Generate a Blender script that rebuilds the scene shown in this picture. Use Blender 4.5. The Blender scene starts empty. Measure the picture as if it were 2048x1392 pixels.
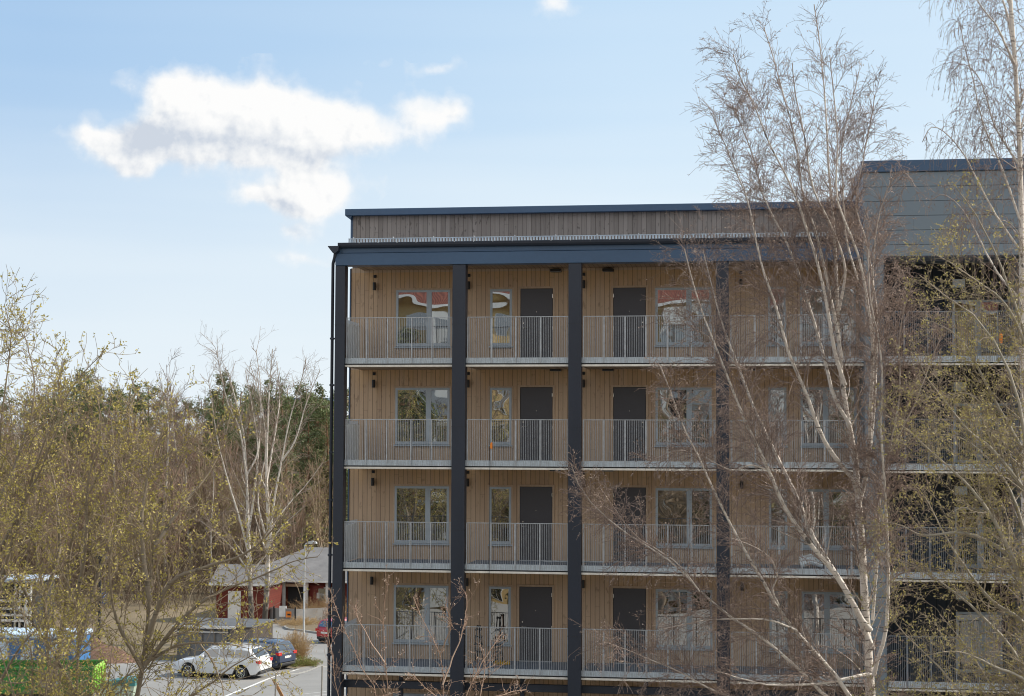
import bpy, math, random
import numpy as np
C = bpy.context.scene.collection
SC = bpy.context.scene
rad = math.radians
SC.view_settings.view_transform = 'Standard'; SC.view_settings.look = 'None'; SC.view_settings.exposure = 0
cy = SC.cycles; SC.render.engine = 'CYCLES'
cy.use_adaptive_sampling = True; cy.adaptive_threshold = .01; cy.use_denoising = True; cy.denoiser = 'OPENIMAGEDENOISE'
cy.max_bounces = 5; cy.diffuse_bounces = 4; cy.glossy_bounces = 3; cy.transmission_bounces = 2; cy.transparent_max_bounces = 8; cy.caustics_reflective = False; cy.caustics_refractive = False
cy.time_limit = 780; cy.filter_width = 1.05; cy.denoising_prefilter = 'ACCURATE'
# ------------------------------------------------------------------ camera
F = 3318.6; YAW, PIT, ROL = rad(8.179), rad(3.257), rad(0.230); D0 = 47.827
EYE = np.array([0., -D0, 0.])
fw = np.array([-math.sin(YAW)*math.cos(PIT), math.cos(YAW)*math.cos(PIT), math.sin(PIT)])
r0 = np.array([math.cos(YAW), math.sin(YAW), 0.]); u0 = np.cross(r0, fw)
RT = r0*math.cos(ROL)+u0*math.sin(ROL); UP = -r0*math.sin(ROL)+u0*math.cos(ROL)
def ray(px, py):
    return fw + RT*((px-1024)/F) + UP*((696-py)/F)
def at(px, py, Y=0.0):            # point on the upright plane at depth Y
    d = ray(px, py); return EYE + d*((Y-EYE[1])/d[1])
def X_(px, py, Y=0.0): return float(at(px, py, Y)[0])
def Z_(px, py, Y=0.0): return float(at(px, py, Y)[2])
def dep(px, py, d):               # point at distance d from the eye
    return EYE + ray(px, py)*d
GY = [-400, -75, -50, 5, 25, 35, 50, 65, 110, 150, 260, 900]
GZ = [-14, -13, -10, -10, -11.1, -11.4, -12.1, -12.4, -12.8, -12.6, -9, 4]
def gz(y): return float(np.interp(y, GY, GZ))
def onground(px, py):
    d = ray(px, py); t = 20.
    while t < 900:
        p = EYE + d*t
        if p[2] <= gz(p[1]): return p
        t += 0.1
    return EYE + d*t
cd = bpy.data.cameras.new('camera'); cam = bpy.data.objects.new('camera', cd); C.objects.link(cam)
from mathutils import Matrix
M = Matrix(((RT[0], UP[0], -fw[0], EYE[0]), (RT[1], UP[1], -fw[1], EYE[1]), (RT[2], UP[2], -fw[2], EYE[2]), (0, 0, 0, 1)))
cam.matrix_world = M
cd.sensor_width = 36; cd.lens = F/2048*36; cd.clip_end = 5000; cd.clip_start = .1
SC.camera = cam
# ------------------------------------------------------------------ node helpers
class NT:
    def __init__(s, tree): s.t = tree; s.n = tree.nodes; s.l = tree.links
    def link(s, a, b): s.l.new(a, b)
    def node(s, typ, **kw):
        n = s.n.new(typ)
        for k, v in kw.items(): setattr(n, k, v)
        return n
    def put(s, sock, v):
        if isinstance(v, bpy.types.NodeSocket): s.l.new(v, sock)
        else: sock.default_value = v
    def math(s, op, a, b=0.0, c=None, clamp=False):
        n = s.node('ShaderNodeMath', operation=op, use_clamp=clamp)
        s.put(n.inputs[0], a); s.put(n.inputs[1], b)
        if c is not None: s.put(n.inputs[2], c)
        return n.outputs[0]
    def vmath(s, op, a, b=(0, 0, 0)):
        n = s.node('ShaderNodeVectorMath', operation=op); s.put(n.inputs[0], a); s.put(n.inputs[1], b)
        return n.outputs['Value'] if op in ('DOT_PRODUCT', 'LENGTH') else n.outputs[0]
    def mix(s, f, a, b, mode='MIX'):
        n = s.node('ShaderNodeMix', data_type='RGBA', blend_type=mode)
        s.put(n.inputs['Factor'], f)
        s.put(n.inputs[6], a if isinstance(a, bpy.types.NodeSocket) else (*a[:3], 1))
        s.put(n.inputs[7], b if isinstance(b, bpy.types.NodeSocket) else (*b[:3], 1))
        return n.outputs[2]
    def noise(s, vec, scale, detail=4, rough=.55, out=0, dims='3D'):
        n = s.node('ShaderNodeTexNoise', noise_dimensions=dims)
        if vec is not None: s.put(n.inputs['Vector'], vec)
        n.inputs['Scale'].default_value = scale; n.inputs['Detail'].default_value = detail; n.inputs['Roughness'].default_value = rough
        return n.outputs[out]
    def ramp(s, f, stops):
        n = s.node('ShaderNodeValToRGB'); cr = n.color_ramp
        while len(cr.elements) < len(stops): cr.elements.new(.5)
        for e, (p, c) in zip(cr.elements, stops):
            e.position = p; e.color = (*c[:3], 1) if not isinstance(c, (int, float)) else (c, c, c, 1)
        s.put(n.inputs[0], f); return n.outputs[0]
    def scale(s, vec, sc):
        n = s.node('ShaderNodeMapping'); s.put(n.inputs[0], vec); n.inputs['Scale'].default_value = sc; return n.outputs[0]
    def obj(s): return s.node('ShaderNodeTexCoord').outputs['Object']
    def bump(s, h, strength=.3, dist=.01):
        n = s.node('ShaderNodeBump'); n.inputs['Strength'].default_value = strength; n.inputs['Distance'].default_value = dist
        s.put(n.inputs['Height'], h); return n.outputs[0]
def mat(name):
    m = bpy.data.materials.new(name); m.use_nodes = True
    t = NT(m.node_tree); b = m.node_tree.nodes['Principled BSDF']; return m, t, b
def paint(name, col, rough=.5, metal=0., var=.12, scale=3., bump=0., spec=.5, streak=None):
    """plain coloured surface with wear: two scales of noise in the colour and the roughness"""
    m, t, b = mat(name); o = t.obj()
    n1 = t.noise(t.scale(o, streak) if streak else o, scale, 5); n2 = t.noise(o, scale*9, 3)
    f = t.math('ADD', t.math('MULTIPLY', n1, .7), t.math('MULTIPLY', n2, .3))
    lo = tuple(c*(1-var*2) for c in col); hi = tuple(min(1, c*(1+var*2)) for c in col)
    t.put(b.inputs['Base Color'], t.ramp(f, [(.25, lo), (.75, hi)]))
    t.put(b.inputs['Roughness'], t.math('ADD', rough-.08, t.math('MULTIPLY', n1, .16)))
    b.inputs['Metallic'].default_value = metal; b.inputs['Specular IOR Level'].default_value = spec
    if bump: t.put(b.inputs['Normal'], t.bump(f, bump, .02))
    return m
def boards(name, col, col2, gap=(.03, .02, .015), w=.14, axis=0, knots=.5, var=.35, rough=.75, gapw=.05, grain=1., age=0.):
    """cladding boards: a tint per board, grain along the board, knots and dark joints"""
    m, t, b = mat(name); o = t.obj()
    sp = t.node('ShaderNodeSeparateXYZ'); t.put(sp.inputs[0], o)
    a, g = (sp.outputs[0], sp.outputs[2]) if axis == 0 else (sp.outputs[2], sp.outputs[0])
    u = t.math('DIVIDE', a, w); i = t.math('FLOOR', u); fr = t.math('FRACT', u)
    wn = t.node('ShaderNodeTexWhiteNoise', noise_dimensions='1D'); t.put(wn.inputs['W'], i)
    cv = t.node('ShaderNodeCombineXYZ'); t.put(cv.inputs[0], t.math('MULTIPLY', a, 22.)); t.put(cv.inputs[1], t.math('MULTIPLY', wn.outputs[0], 40.)); t.put(cv.inputs[2], t.math('MULTIPLY', g, .9))
    gr = t.noise(cv.outputs[0], 2.2, 6, .65)
    cv2 = t.node('ShaderNodeCombineXYZ'); t.put(cv2.inputs[0], t.math('MULTIPLY', a, 1.0)); t.put(cv2.inputs[1], t.math('MULTIPLY', wn.outputs[0], 9.)); t.put(cv2.inputs[2], t.math('MULTIPLY', g, .45))
    kn = t.noise(cv2.outputs[0], 9., 2, .5)
    k = t.math('MULTIPLY', t.ramp(kn, [(.62, 0.), (.72, 1.)]), knots)
    big = t.noise(o, .35, 3)
    f = t.math('ADD', t.math('MULTIPLY', wn.outputs[0], var), t.math('ADD', t.math('MULTIPLY', gr, .7*grain), t.math('MULTIPLY', big, .5)))
    c = t.ramp(t.math('SUBTRACT', f, .35), [(.1, col), (.85, col2)])
    c = t.mix(k, c, tuple(x*.45 for x in col))
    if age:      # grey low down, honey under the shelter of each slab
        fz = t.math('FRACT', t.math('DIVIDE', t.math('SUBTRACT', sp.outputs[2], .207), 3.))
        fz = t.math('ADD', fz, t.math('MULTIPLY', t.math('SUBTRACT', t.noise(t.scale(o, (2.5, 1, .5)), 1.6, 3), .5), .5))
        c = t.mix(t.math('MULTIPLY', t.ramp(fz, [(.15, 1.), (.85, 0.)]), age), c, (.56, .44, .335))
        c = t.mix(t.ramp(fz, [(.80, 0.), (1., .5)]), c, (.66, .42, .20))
    bj = t.math('FRACT', t.math('ADD', t.math('DIVIDE', g, 3.7), t.math('MULTIPLY', wn.outputs[0], 7.)))
    c = t.mix(t.ramp(bj, [(.002, .3), (.005, 0.)]), c, gap)
    e = t.math('MINIMUM', fr, t.math('SUBTRACT', 1., fr))
    gp = t.ramp(e, [(gapw*.4, 1.), (gapw, 0.)])
    c = t.mix(t.math('MULTIPLY', gp, .85), c, gap)
    t.put(b.inputs['Base Color'], c); b.inputs['Roughness'].default_value = rough; b.inputs['Specular IOR Level'].default_value = .25
    h = t.math('ADD', t.math('MULTIPLY', gr, .12), t.math('MULTIPLY', t.ramp(e, [(0., 0.), (gapw*1.3, 1.)]), 1.))
    t.put(b.inputs['Normal'], t.bump(h, .5, .012))
    return m
def bark(name, white, dark, twig, r_lo=.006, r_hi=.022, base_z=None, marks=1.0):
    """bark that goes from twig colour to stem colour with thickness (attribute 'thick')"""
    m, t, b = mat(name); o = t.obj()
    at_ = t.node('ShaderNodeAttribute', attribute_name='thick'); th = at_.outputs['Fac']
    band = t.noise(t.scale(o, (2.2, 2.2, 16.)), 1.6, 4, .6); blot = t.noise(t.scale(o, (1, 1, .8)), 3.2, 4, .6); fine = t.noise(o, 30., 3)
    dk = t.math('MAXIMUM', t.ramp(band, [(.60, 0.), (.66, 1.)]), t.ramp(blot, [(.62, 0.), (.68, 1.)]))
    dk = t.math('MULTIPLY', dk, marks)
    c = t.mix(t.math('MULTIPLY', fine, .35), white, tuple(x*.6 for x in white))
    c = t.mix(dk, c, dark)
    if base_z is not None:
        sp = t.node('ShaderNodeSeparateXYZ'); t.put(sp.inputs[0], o)
        lowf = t.ramp(t.math('ADD', t.math('DIVIDE', sp.outputs[2], base_z), t.math('MULTIPLY', t.math('SUBTRACT', blot, .5), 1.2)), [(.35, 1.), (.8, 0.)])
        c = t.mix(lowf, c, dark)
    tw = t.mix(fine, twig, tuple(x*.6 for x in twig))
    f = t.math('DIVIDE', t.math('SUBTRACT', th, r_lo), r_hi-r_lo, clamp=True)
    t.put(b.inputs['Base Color'], t.mix(f, tw, c)); b.inputs['Roughness'].default_value = .6
    b.inputs['Specular IOR Level'].default_value = .4
    return m
def leafmat(name, c1, c2, c3, trans=.3, scale=1.2):
    m, t, b = mat(name); o = t.obj()
    n = t.noise(o, scale, 3); n2 = t.noise(o, scale*25, 1)
    f = t.math('ADD', t.math('MULTIPLY', n, .5), t.math('MULTIPLY', n2, .5))
    c = t.ramp(f, [(.3, c1), (.5, c2), (.7, c3)])
    t.put(b.inputs['Base Color'], c); b.inputs['Roughness'].default_value = .6; b.inputs['Specular IOR Level'].default_value = .3
    tr = t.node('ShaderNodeBsdfTranslucent'); t.put(tr.inputs[0], c)
    mx = t.node('ShaderNodeMixShader'); mx.inputs[0].default_value = trans
    t.link(b.outputs[0], mx.inputs[1]); t.link(tr.outputs[0], mx.inputs[2])
    t.link(mx.outputs[0], m.node_tree.nodes['Material Output'].inputs[0])
    return m
def glassmat(name, inner, refl=.5, wav=.02, dist=.05):
    """window glass: dim room colour behind a clear, slightly uneven reflection"""
    m, t, b = mat(name); o = t.obj()
    n = t.noise(t.scale(o, (.8, 1., 1.1)), .9, 1, .4)
    bm = t.bump(n, wav*10, dist)
    sp = t.noise(t.scale(o, (1.4, 1, .5)), 1.3, 3)
    df = t.node('ShaderNodeBsdfDiffuse'); t.put(df.inputs[0], t.mix(sp, inner, tuple(x*.3 for x in inner)))
    gl = t.node('ShaderNodeBsdfGlossy'); gl.inputs['Roughness'].default_value = .01; gl.inputs[0].default_value = (.96, .98, 1, 1); t.put(gl.inputs['Normal'], bm)
    mx = t.node('ShaderNodeMixShader'); mx.inputs[0].default_value = refl
    t.link(df.outputs[0], mx.inputs[1]); t.link(gl.outputs[0], mx.inputs[2]); t.link(mx.outputs[0], m.node_tree.nodes['Material Output'].inputs[0])
    return m
# ------------------------------------------------------------------ object helpers
def tag(o, label=None, cat=None, group=None, kind=None):
    if label: o['label'] = label
    if cat: o['category'] = cat
    if group: o['group'] = group
    if kind: o['kind'] = kind
    return o
def empty(name, loc, label=None, cat=None, group=None, rz=0.):
    o = bpy.data.objects.new(name, None); C.objects.link(o); o.location = loc; o.rotation_euler = (0, 0, rz); o.empty_display_size = .3
    return tag(o, label, cat, group)
def mesh_arr(name, V, faces, m, parent=None, smooth=False, attr=None, origin=(0, 0, 0)):
    """V (n,3); faces list of (k, array(m,k)); fast path"""
    V = np.asarray(V, dtype=np.float32)-np.array(origin, dtype=np.float32)
    me = bpy.data.meshes.new(name); me.vertices.add(len(V)); me.vertices.foreach_set('co', V.ravel())
    idx = np.concatenate([np.asarray(f).ravel() for f in faces]).astype(np.int32)
    tot = np.concatenate([np.full(len(f), np.asarray(f).shape[1]) for f in faces]).astype(np.int32)
    st = np.concatenate([[0], np.cumsum(tot)[:-1]]).astype(np.int32)
    me.loops.add(len(idx)); me.loops.foreach_set('vertex_index', idx)
    me.polygons.add(len(tot)); me.polygons.foreach_set('loop_start', st); me.polygons.foreach_set('loop_total', tot)
    if smooth: me.polygons.foreach_set('use_smooth', np.ones(len(tot), dtype=bool))
    me.update(calc_edges=True)
    if attr is not None:
        a = me.attributes.new('thick', 'FLOAT', 'POINT'); a.data.foreach_set('value', np.asarray(attr, dtype=np.float32))
    me.materials.append(m)
    o = bpy.data.objects.new(name, me); C.objects.link(o); o.parent = parent
    return o
class MB:
    def __init__(s): s.v = []; s.f = []
    def box(s, x0, x1, y0, y1, z0, z1, bev=0.):
        if x0 > x1: x0, x1 = x1, x0
        if y0 > y1: y0, y1 = y1, y0
        if z0 > z1: z0, z1 = z1, z0
        n = len(s.v)
        if bev <= 0:
            s.v += [(x, y, z) for z in (z0, z1) for y in (y0, y1) for x in (x0, x1)]
            s.f += [tuple(n+i for i in q) for q in ((0, 2, 3, 1), (4, 5, 7, 6), (0, 1, 5, 4), (2, 6, 7, 3), (0, 4, 6, 2), (1, 3, 7, 5))]
        else:
            b = min(bev, (x1-x0)*.45, (y1-y0)*.45, (z1-z0)*.45)
            # chamfered box: 24 vertices, three per corner
            k = {}
            for ix, x in enumerate((x0, x1)):
                for iy, y in enumerate((y0, y1)):
                    for iz, z in enumerate((z0, z1)):
                        sx, sy, sz = (b if ix == 0 else -b), (b if iy == 0 else -b), (b if iz == 0 else -b)
                        k[ix, iy, iz] = len(s.v); s.v += [(x, y+sy, z+sz), (x+sx, y, z+sz), (x+sx, y+sy, z)]
            def F4(a, flip): s.f.append(tuple(a if not flip else a[::-1]))
            for i in (0, 1):
                F4([k[i, 0, 0], k[i, 1, 0], k[i, 1, 1], k[i, 0, 1]], i == 0)
                F4([k[0, i, 0]+1, k[1, i, 0]+1, k[1, i, 1]+1, k[0, i, 1]+1], i == 1)
                F4([k[0, 0, i]+2, k[1, 0, i]+2, k[1, 1, i]+2, k[0, 1, i]+2], i == 0)
            for i in (0, 1):
                for j in (0, 1):
                    fl = (i == j)
                    F4([k[i, j, 0], k[i, j, 0]+1, k[i, j, 1]+1, k[i, j, 1]], fl)
                    F4([k[i, 0, j], k[i, 0, j]+2, k[i, 1, j]+2, k[i, 1, j]], not fl)
                    F4([k[0, i, j]+1, k[0, i, j]+2, k[1, i, j]+2, k[1, i, j]+1], fl)
                    for l in (0, 1):
                        c = k[i, j, l]; F4([c, c+1, c+2], (i+j+l) % 2 == 0)
        return s
    def quad(s, *p):
        n = len(s.v); s.v += [tuple(q) for q in p]; s.f.append(tuple(range(n, n+len(p)))); return s
    def prism(s, poly, axis, a, b):
        """polygon (2-D) extruded along axis 0/1/2 from a to b"""
        def P(u, v, w): return (w, u, v) if axis == 0 else ((u, w, v) if axis == 1 else (u, v, w))
        n = len(s.v); k = len(poly)
        s.v += [P(u, v, a) for u, v in poly]+[P(u, v, b) for u, v in poly]
        for i in range(k): s.f.append((n+i, n+(i+1) % k, n+k+(i+1) % k, n+k+i))
        s.f.append(tuple(n+i for i in range(k))[::-1]); s.f.append(tuple(n+k+i for i in range(k))); return s
    def tube(s, pts, r, sides=8, r1=None, cap=True):
        pts = np.array(pts, float); K = len(pts); rr = np.linspace(r, r if r1 is None else r1, K)
        V, Q, _ = tubes(pts[None], rr[None], sides); n = len(s.v)
        s.v += [tuple(x) for x in V]; s.f += [tuple(n+i for i in q) for q in Q]
        if cap: s.f.append(tuple(n+i for i in range(sides))[::-1]); s.f.append(tuple(n+(K-1)*sides+i for i in range(sides)))
        return s
    def lathe(s, c, prof, axis=2, sides=20):
        n = len(s.v); K = len(prof)
        for r, h in prof:
            for i in range(sides):
                a = 2*math.pi*i/sides; u, v = r*math.cos(a), r*math.sin(a)
                p = (u, v, h) if axis == 2 else ((h, u, v) if axis == 0 else (u, h, v))
                s.v.append((c[0]+p[0], c[1]+p[1], c[2]+p[2]))
        for j in range(K-1):
            for i in range(sides): s.f.append((n+j*sides+i, n+j*sides+(i+1) % sides, n+(j+1)*sides+(i+1) % sides, n+(j+1)*sides+i))
        s.f.append(tuple(n+i for i in range(sides))[::-1]); s.f.append(tuple(n+(K-1)*sides+i for i in range(sides))); return s
    def build(s, name, m, parent=None, origin=None, smooth=False):
        if origin is None: origin = ORG
        me = bpy.data.meshes.new(name); me.from_pydata([(x-origin[0], y-origin[1], z-origin[2]) for x, y, z in s.v], [], s.f)
        import bmesh
        bm = bmesh.new(); bm.from_mesh(me); bmesh.ops.recalc_face_normals(bm, faces=bm.faces); bm.to_mesh(me); bm.free()
        if smooth:
            me.polygons.foreach_set('use_smooth', np.ones(len(me.polygons), dtype=bool))
            if hasattr(me, 'set_sharp_from_angle'): me.set_sharp_from_angle(angle=rad(40))
        me.materials.append(m); o = bpy.data.objects.new(name, me); C.objects.link(o); o.parent = parent
        return o
ORG = (0, 0, 0)
# ------------------------------------------------------------------ branch machinery (vectorised)
def tubes(P, R, sides=3):
    P = np.asarray(P, float); N, K, _ = P.shape
    T = np.gradient(P, axis=1); T /= np.linalg.norm(T, axis=2, keepdims=True)+1e-9
    T0 = P[:, -1]-P[:, 0]; T0 /= np.linalg.norm(T0, axis=1, keepdims=True)+1e-9
    ref = np.where(np.abs(T0[:, 2:3]) > .8, np.array([[1., 0, 0]]), np.array([[0., 0, 1.]]))
    ref = np.repeat(ref[:, None], K, 1)
    A = np.cross(T, ref); A /= np.linalg.norm(A, axis=2, keepdims=True)+1e-9
    B = np.cross(T, A)
    an = np.arange(sides)*2*math.pi/sides
    V = P[:, :, None]+R[:, :, None, None]*(A[:, :, None]*np.cos(an)[None, None, :, None]+B[:, :, None]*np.sin(an)[None, None, :, None])
    base = (np.arange(N)*K*sides)[:, None, None]+(np.arange(K-1)*sides)[None, :, None]
    i = np.arange(sides)[None, None]; j = (np.arange(sides)+1)[None, None] % sides
    Q = np.stack([base+i, base+j, base+sides+j, base+sides+i], -1).reshape(-1, 4)
    return V.reshape(-1, 3), Q, np.repeat(R.ravel(), sides)
def resample(pts, K):
    pts = np.array(pts, float); 
    # Catmull-Rom through the points, then even spacing
    P = np.vstack([2*pts[0]-pts[1], pts, 2*pts[-1]-pts[-2]]); out = []
    for i in range(1, len(P)-2):
        for t in np.linspace(0, 1, 8, endpoint=False):
            out.append(.5*((2*P[i])+(-P[i-1]+P[i+1])*t+(2*P[i-1]-5*P[i]+4*P[i+1]-P[i+2])*t*t+(-P[i-1]+3*P[i]-3*P[i+1]+P[i+2])*t**3))
    out.append(pts[-1]); out = np.array(out)
    d = np.r_[0, np.cumsum(np.linalg.norm(np.diff(out, axis=0), axis=1))]
    s = np.linspace(0, d[-1], K); return np.stack([np.interp(s, d, out[:, k]) for k in range(3)], 1)
def sprout(P, R, per_m, rng, t0=.1, t1=1., ang=(25, 55), L=(.5, 1.), Lexp=.6, K=5, rr=.6, tip=.3, wig=.15, grav=0., up=0., rmin=.002, maxr=1., plane=None, bias=None):
    """side shoots along every path of P; returns new paths and radii"""
    N, K0, _ = P.shape
    ln = np.linalg.norm(np.diff(P, axis=1), axis=2).sum(1)
    cnt = rng.poisson(np.maximum(ln*per_m*(t1-t0), .01)); idx = np.repeat(np.arange(N), cnt); n = len(idx)
    if n == 0: return np.zeros((0, K, 3)), np.zeros((0, K))
    t = t0+(t1-t0)*rng.random(n); f = t*(K0-1); i = np.minimum(f.astype(int), K0-2); w = (f-i)[:, None]
    p = P[idx, i]*(1-w)+P[idx, i+1]*w; T = P[idx, i+1]-P[idx, i]; T /= np.linalg.norm(T, axis=1, keepdims=True)+1e-9
    r = R[idx, i]*(1-w[:, 0])+R[idx, i+1]*w[:, 0]
    q = rng.normal(size=(n, 3))
    if bias is not None: q = q+np.array(bias)
    q -= T*(q*T).sum(1, keepdims=True); q /= np.linalg.norm(q, axis=1, keepdims=True)+1e-9
    a = np.radians(rng.uniform(*ang, n))[:, None]; d = T*np.cos(a)+q*np.sin(a); d[:, 2] += up; d /= np.linalg.norm(d, axis=1, keepdims=True)
    LL = rng.uniform(*L, n)*(1-.75*t**1.5) ** Lexp*np.minimum(1, (ln[idx]/np.median(ln))**.5)
    out = np.zeros((n, K, 3)); out[:, 0] = p; step = (LL/(K-1))[:, None]; wob = rng.normal(size=(n, 3))*wig
    for k in range(1, K):
        out[:, k] = out[:, k-1]+d*step
        wob = .5*wob+rng.normal(size=(n, 3))*wig
        d = d+wob; d[:, 2] -= grav*LL*(k/(K-1)); d[:, 2] += up*.3; d /= np.linalg.norm(d, axis=1, keepdims=True)
    rb = np.clip(r*rr, rmin, maxr); RR = rb[:, None]*np.linspace(1, tip, K)[None]; RR = np.maximum(RR, rmin*.7)
    return out, RR
def join(parts):
    V, Q, A, n = [], [], [], 0
    for P, R, s in parts:
        if len(P) == 0: continue
        v, q, a = tubes(P, R, s); V.append(v); Q.append(q+n); A.append(a); n += len(v)
    return np.vstack(V), np.vstack(Q), np.concatenate(A)
def leaves_on(P, per, rng, size=(.02, .04), jit=.03, aspect=.5, t0=.3, hang=0.):
    """small four-cornered leaf or catkin faces along the paths"""
    N, K, _ = P.shape; n = int(N*per); idx = rng.integers(0, N, n); f = (t0+(1-t0)*rng.random(n))*(K-1); i = np.minimum(f.astype(int), K-2); w = (f-i)[:, None]
    p = P[idx, i]*(1-w)+P[idx, i+1]*w+rng.normal(size=(n, 3))*jit
    d = rng.normal(size=(n, 3)); d[:, 2] = d[:, 2]+.3-hang*3; d /= np.linalg.norm(d, axis=1, keepdims=True)
    q = np.cross(d, rng.normal(size=(n, 3))); q /= np.linalg.norm(q, axis=1, keepdims=True)
    s = rng.uniform(*size, n)[:, None]; V = np.stack([p, p+d*s*.5+q*s*aspect*.5, p+d*s, p+d*s*.5-q*s*aspect*.5], 1).reshape(-1, 3)
    return V, (np.arange(n)[:, None]*4+np.arange(4)[None])
# ------------------------------------------------------------------ light and sky
SUN_AZ, SUN_EL = rad(19), rad(38)       # measured from +X towards +Y: behind the block, to the right
sd = np.array([math.cos(SUN_AZ)*math.cos(SUN_EL), math.sin(SUN_AZ)*math.cos(SUN_EL), math.sin(SUN_EL)])
ld = bpy.data.lights.new('sun', 'SUN'); lo = bpy.data.objects.new('sun', ld); C.objects.link(lo)
ld.energy = 5.0; ld.angle = rad(.5); ld.color = (1, .93, .82)
from mathutils import Vector
lo.rotation_euler = Vector(sd).to_track_quat('Z', 'Y').to_euler()
W = bpy.data.worlds.new('World'); SC.world = W; W.use_nodes = True
t = NT(W.node_tree); bg = W.node_tree.nodes['Background']
sky = t.node('ShaderNodeTexSky', sky_type='NISHITA'); sky.sun_disc = False; sky.sun_elevation = SUN_EL; sky.sun_rotation = math.pi/2-SUN_AZ
sky.air_density = 1.0; sky.dust_density = 1.0; sky.ozone_density = 1.0
dr = t.node('ShaderNodeTexCoord').outputs['Generated']
sp = t.node('ShaderNodeSeparateXYZ'); t.put(sp.inputs[0], dr); dx, dy, dz = sp.outputs
az = t.math('ARCTAN2', dx, dy); el = t.math('ARCSINE', dz)
def azel(px, py):
    d = ray(px, py); d = d/np.linalg.norm(d); return math.atan2(d[0], d[1]), math.asin(d[2])
nz = t.node('ShaderNodeTexNoise'); t.put(nz.inputs['Vector'], dr); nz.inputs['Scale'].default_value = 22; nz.inputs['Detail'].default_value = 3; nz.inputs['Roughness'].default_value = .6
sc = t.node('ShaderNodeSeparateXYZ'); t.put(sc.inputs[0], nz.outputs['Color'])
wu = t.math('MULTIPLY', t.math('SUBTRACT', sc.outputs[0], .5), .035); wv = t.math('MULTIPLY', t.math('SUBTRACT', sc.outputs[1], .5), .028)
puff = t.noise(dr, 48., 5, .56)
BL = [(345,200,66,56,1.15),(430,225,100,62,1.2),(550,225,92,60,1.15),(640,248,90,50,1.0),(735,258,82,44,.85),(480,285,150,46,1.1),(350,285,110,44,1.05),
      (250,292,72,36,.9),(190,285,50,16,.7),(250,325,60,20,.6),(400,318,90,30,.8),(545,318,80,26,.8),(840,222,60,30,.62),(890,232,46,24,.62),(820,196,40,18,.55),
      (625,370,76,42,1.3),(565,400,76,28,1.15),(522,404,40,18,.8),(660,412,45,36,.85),(585,462,46,20,.72),(600,522,70,15,.58),(870,146,48,16,.62),(765,118,30,13,.5),(1125,12,38,22,.8)]
SH = [(290,262,50,32,1.2),(420,296,130,22,.9),(560,410,64,15,.8),(250,290,60,18,.5),(640,304,90,16,.5),(500,270,160,26,.3)]
cp_ = t.node('ShaderNodeCombineXYZ'); t.put(cp_.inputs[0], t.math('ADD', az, wu)); t.put(cp_.inputs[1], t.math('ADD', el, wv))
def cloud(du, dv, blobs):
    tot = None
    for px, py, a, b_, w in blobs:
        ca, ce = azel(px, py); sx, sy = F/(a*1.06), F/(b_*1.0)
        n = t.node('ShaderNodeVectorMath', operation='MULTIPLY_ADD'); t.put(n.inputs[0], cp_.outputs[0])
        n.inputs[1].default_value = (sx, sy, 0); n.inputs[2].default_value = ((du-ca)*sx, (dv-ce)*sy, 0)
        r2 = t.vmath('DOT_PRODUCT', n.outputs[0], n.outputs[0])
        g = t.math('POWER', .333, r2)
        tot = t.math('MULTIPLY', g, w) if tot is None else t.math('MULTIPLY_ADD', g, w, tot)
    return tot
c0 = cloud(0., 0., BL); c1 = cloud(.012, .016, [b for b in BL if b[4] > .8])
den = t.math('ADD', c0, t.math('MULTIPLY', t.math('SUBTRACT', puff, .5), 1.45))
alpha = t.ramp(den, [(.15, 0.), (.40, .22), (.70, .72), (1.15 if False else 1., 1.)])
far_ = t.math('GREATER_THAN', c0, .04)
alpha = t.math('MULTIPLY', alpha, far_)
puff2 = t.noise(t.vmath('ADD', dr, tuple(sd*.004)), 48., 4, .56)
shade = t.math('ADD', t.math('MULTIPLY', cloud(0., 0., SH), .55), t.math('ADD', t.math('MULTIPLY', t.math('SUBTRACT', puff2, puff), 1.6), t.math('MULTIPLY', t.math('SUBTRACT', c1, c0), .16)))
ccol = t.ramp(t.math('ADD', shade, .45), [(.35, (.985, .985, .98)), (.55, (.90, .915, .93)), (1.0, (.62, .68, .77))])
# thin high haze near the horizon, faint streaks
streak = t.noise(t.scale(dr, (1.2, 1.2, 14.)), 2.2, 2, .55)
hz = t.ramp(t.math('ADD', el, t.math('MULTIPLY', t.math('SUBTRACT', streak, .5), .10)), [(0.0, .92), (.10, .68), (.20, .30), (.32, .08), (.6, 0.)])
skyc = t.mix(1., sky.outputs[0], (SKYK:=(.145, .148, .15)), 'MULTIPLY')
side = t.ramp(t.math('ADD', t.math('MULTIPLY', az, 1.3), .55), [(0.0, (.25, .51, .86)), (.45, (.54, .77, 1.0)), (1.0, (.72, .88, 1.0))])
skyc = t.mix(.75, skyc, side)
skyc = t.mix(hz, skyc, (.90, .96, .985))
skyc = t.mix(alpha, skyc, ccol)
fill_bank = t.math('MULTIPLY', t.ramp(t.math('ADD', t.math('MULTIPLY', dy, -1.), .1), [(.15, 0.), (.45, 1.)]), t.ramp(t.noise(dr, 3., 3, .5), [(.36, 0.), (.5, 1.)]))  # unseen cloud bank added behind the viewpoint to brighten the shaded facade
skyc = t.mix(fill_bank, skyc, (1.0, .99, .97))
t.put(bg.inputs[0], skyc); bg.inputs[1].default_value = 1.0
W.cycles.sampling_method = 'MANUAL'; W.cycles.sample_map_resolution = 512
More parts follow.
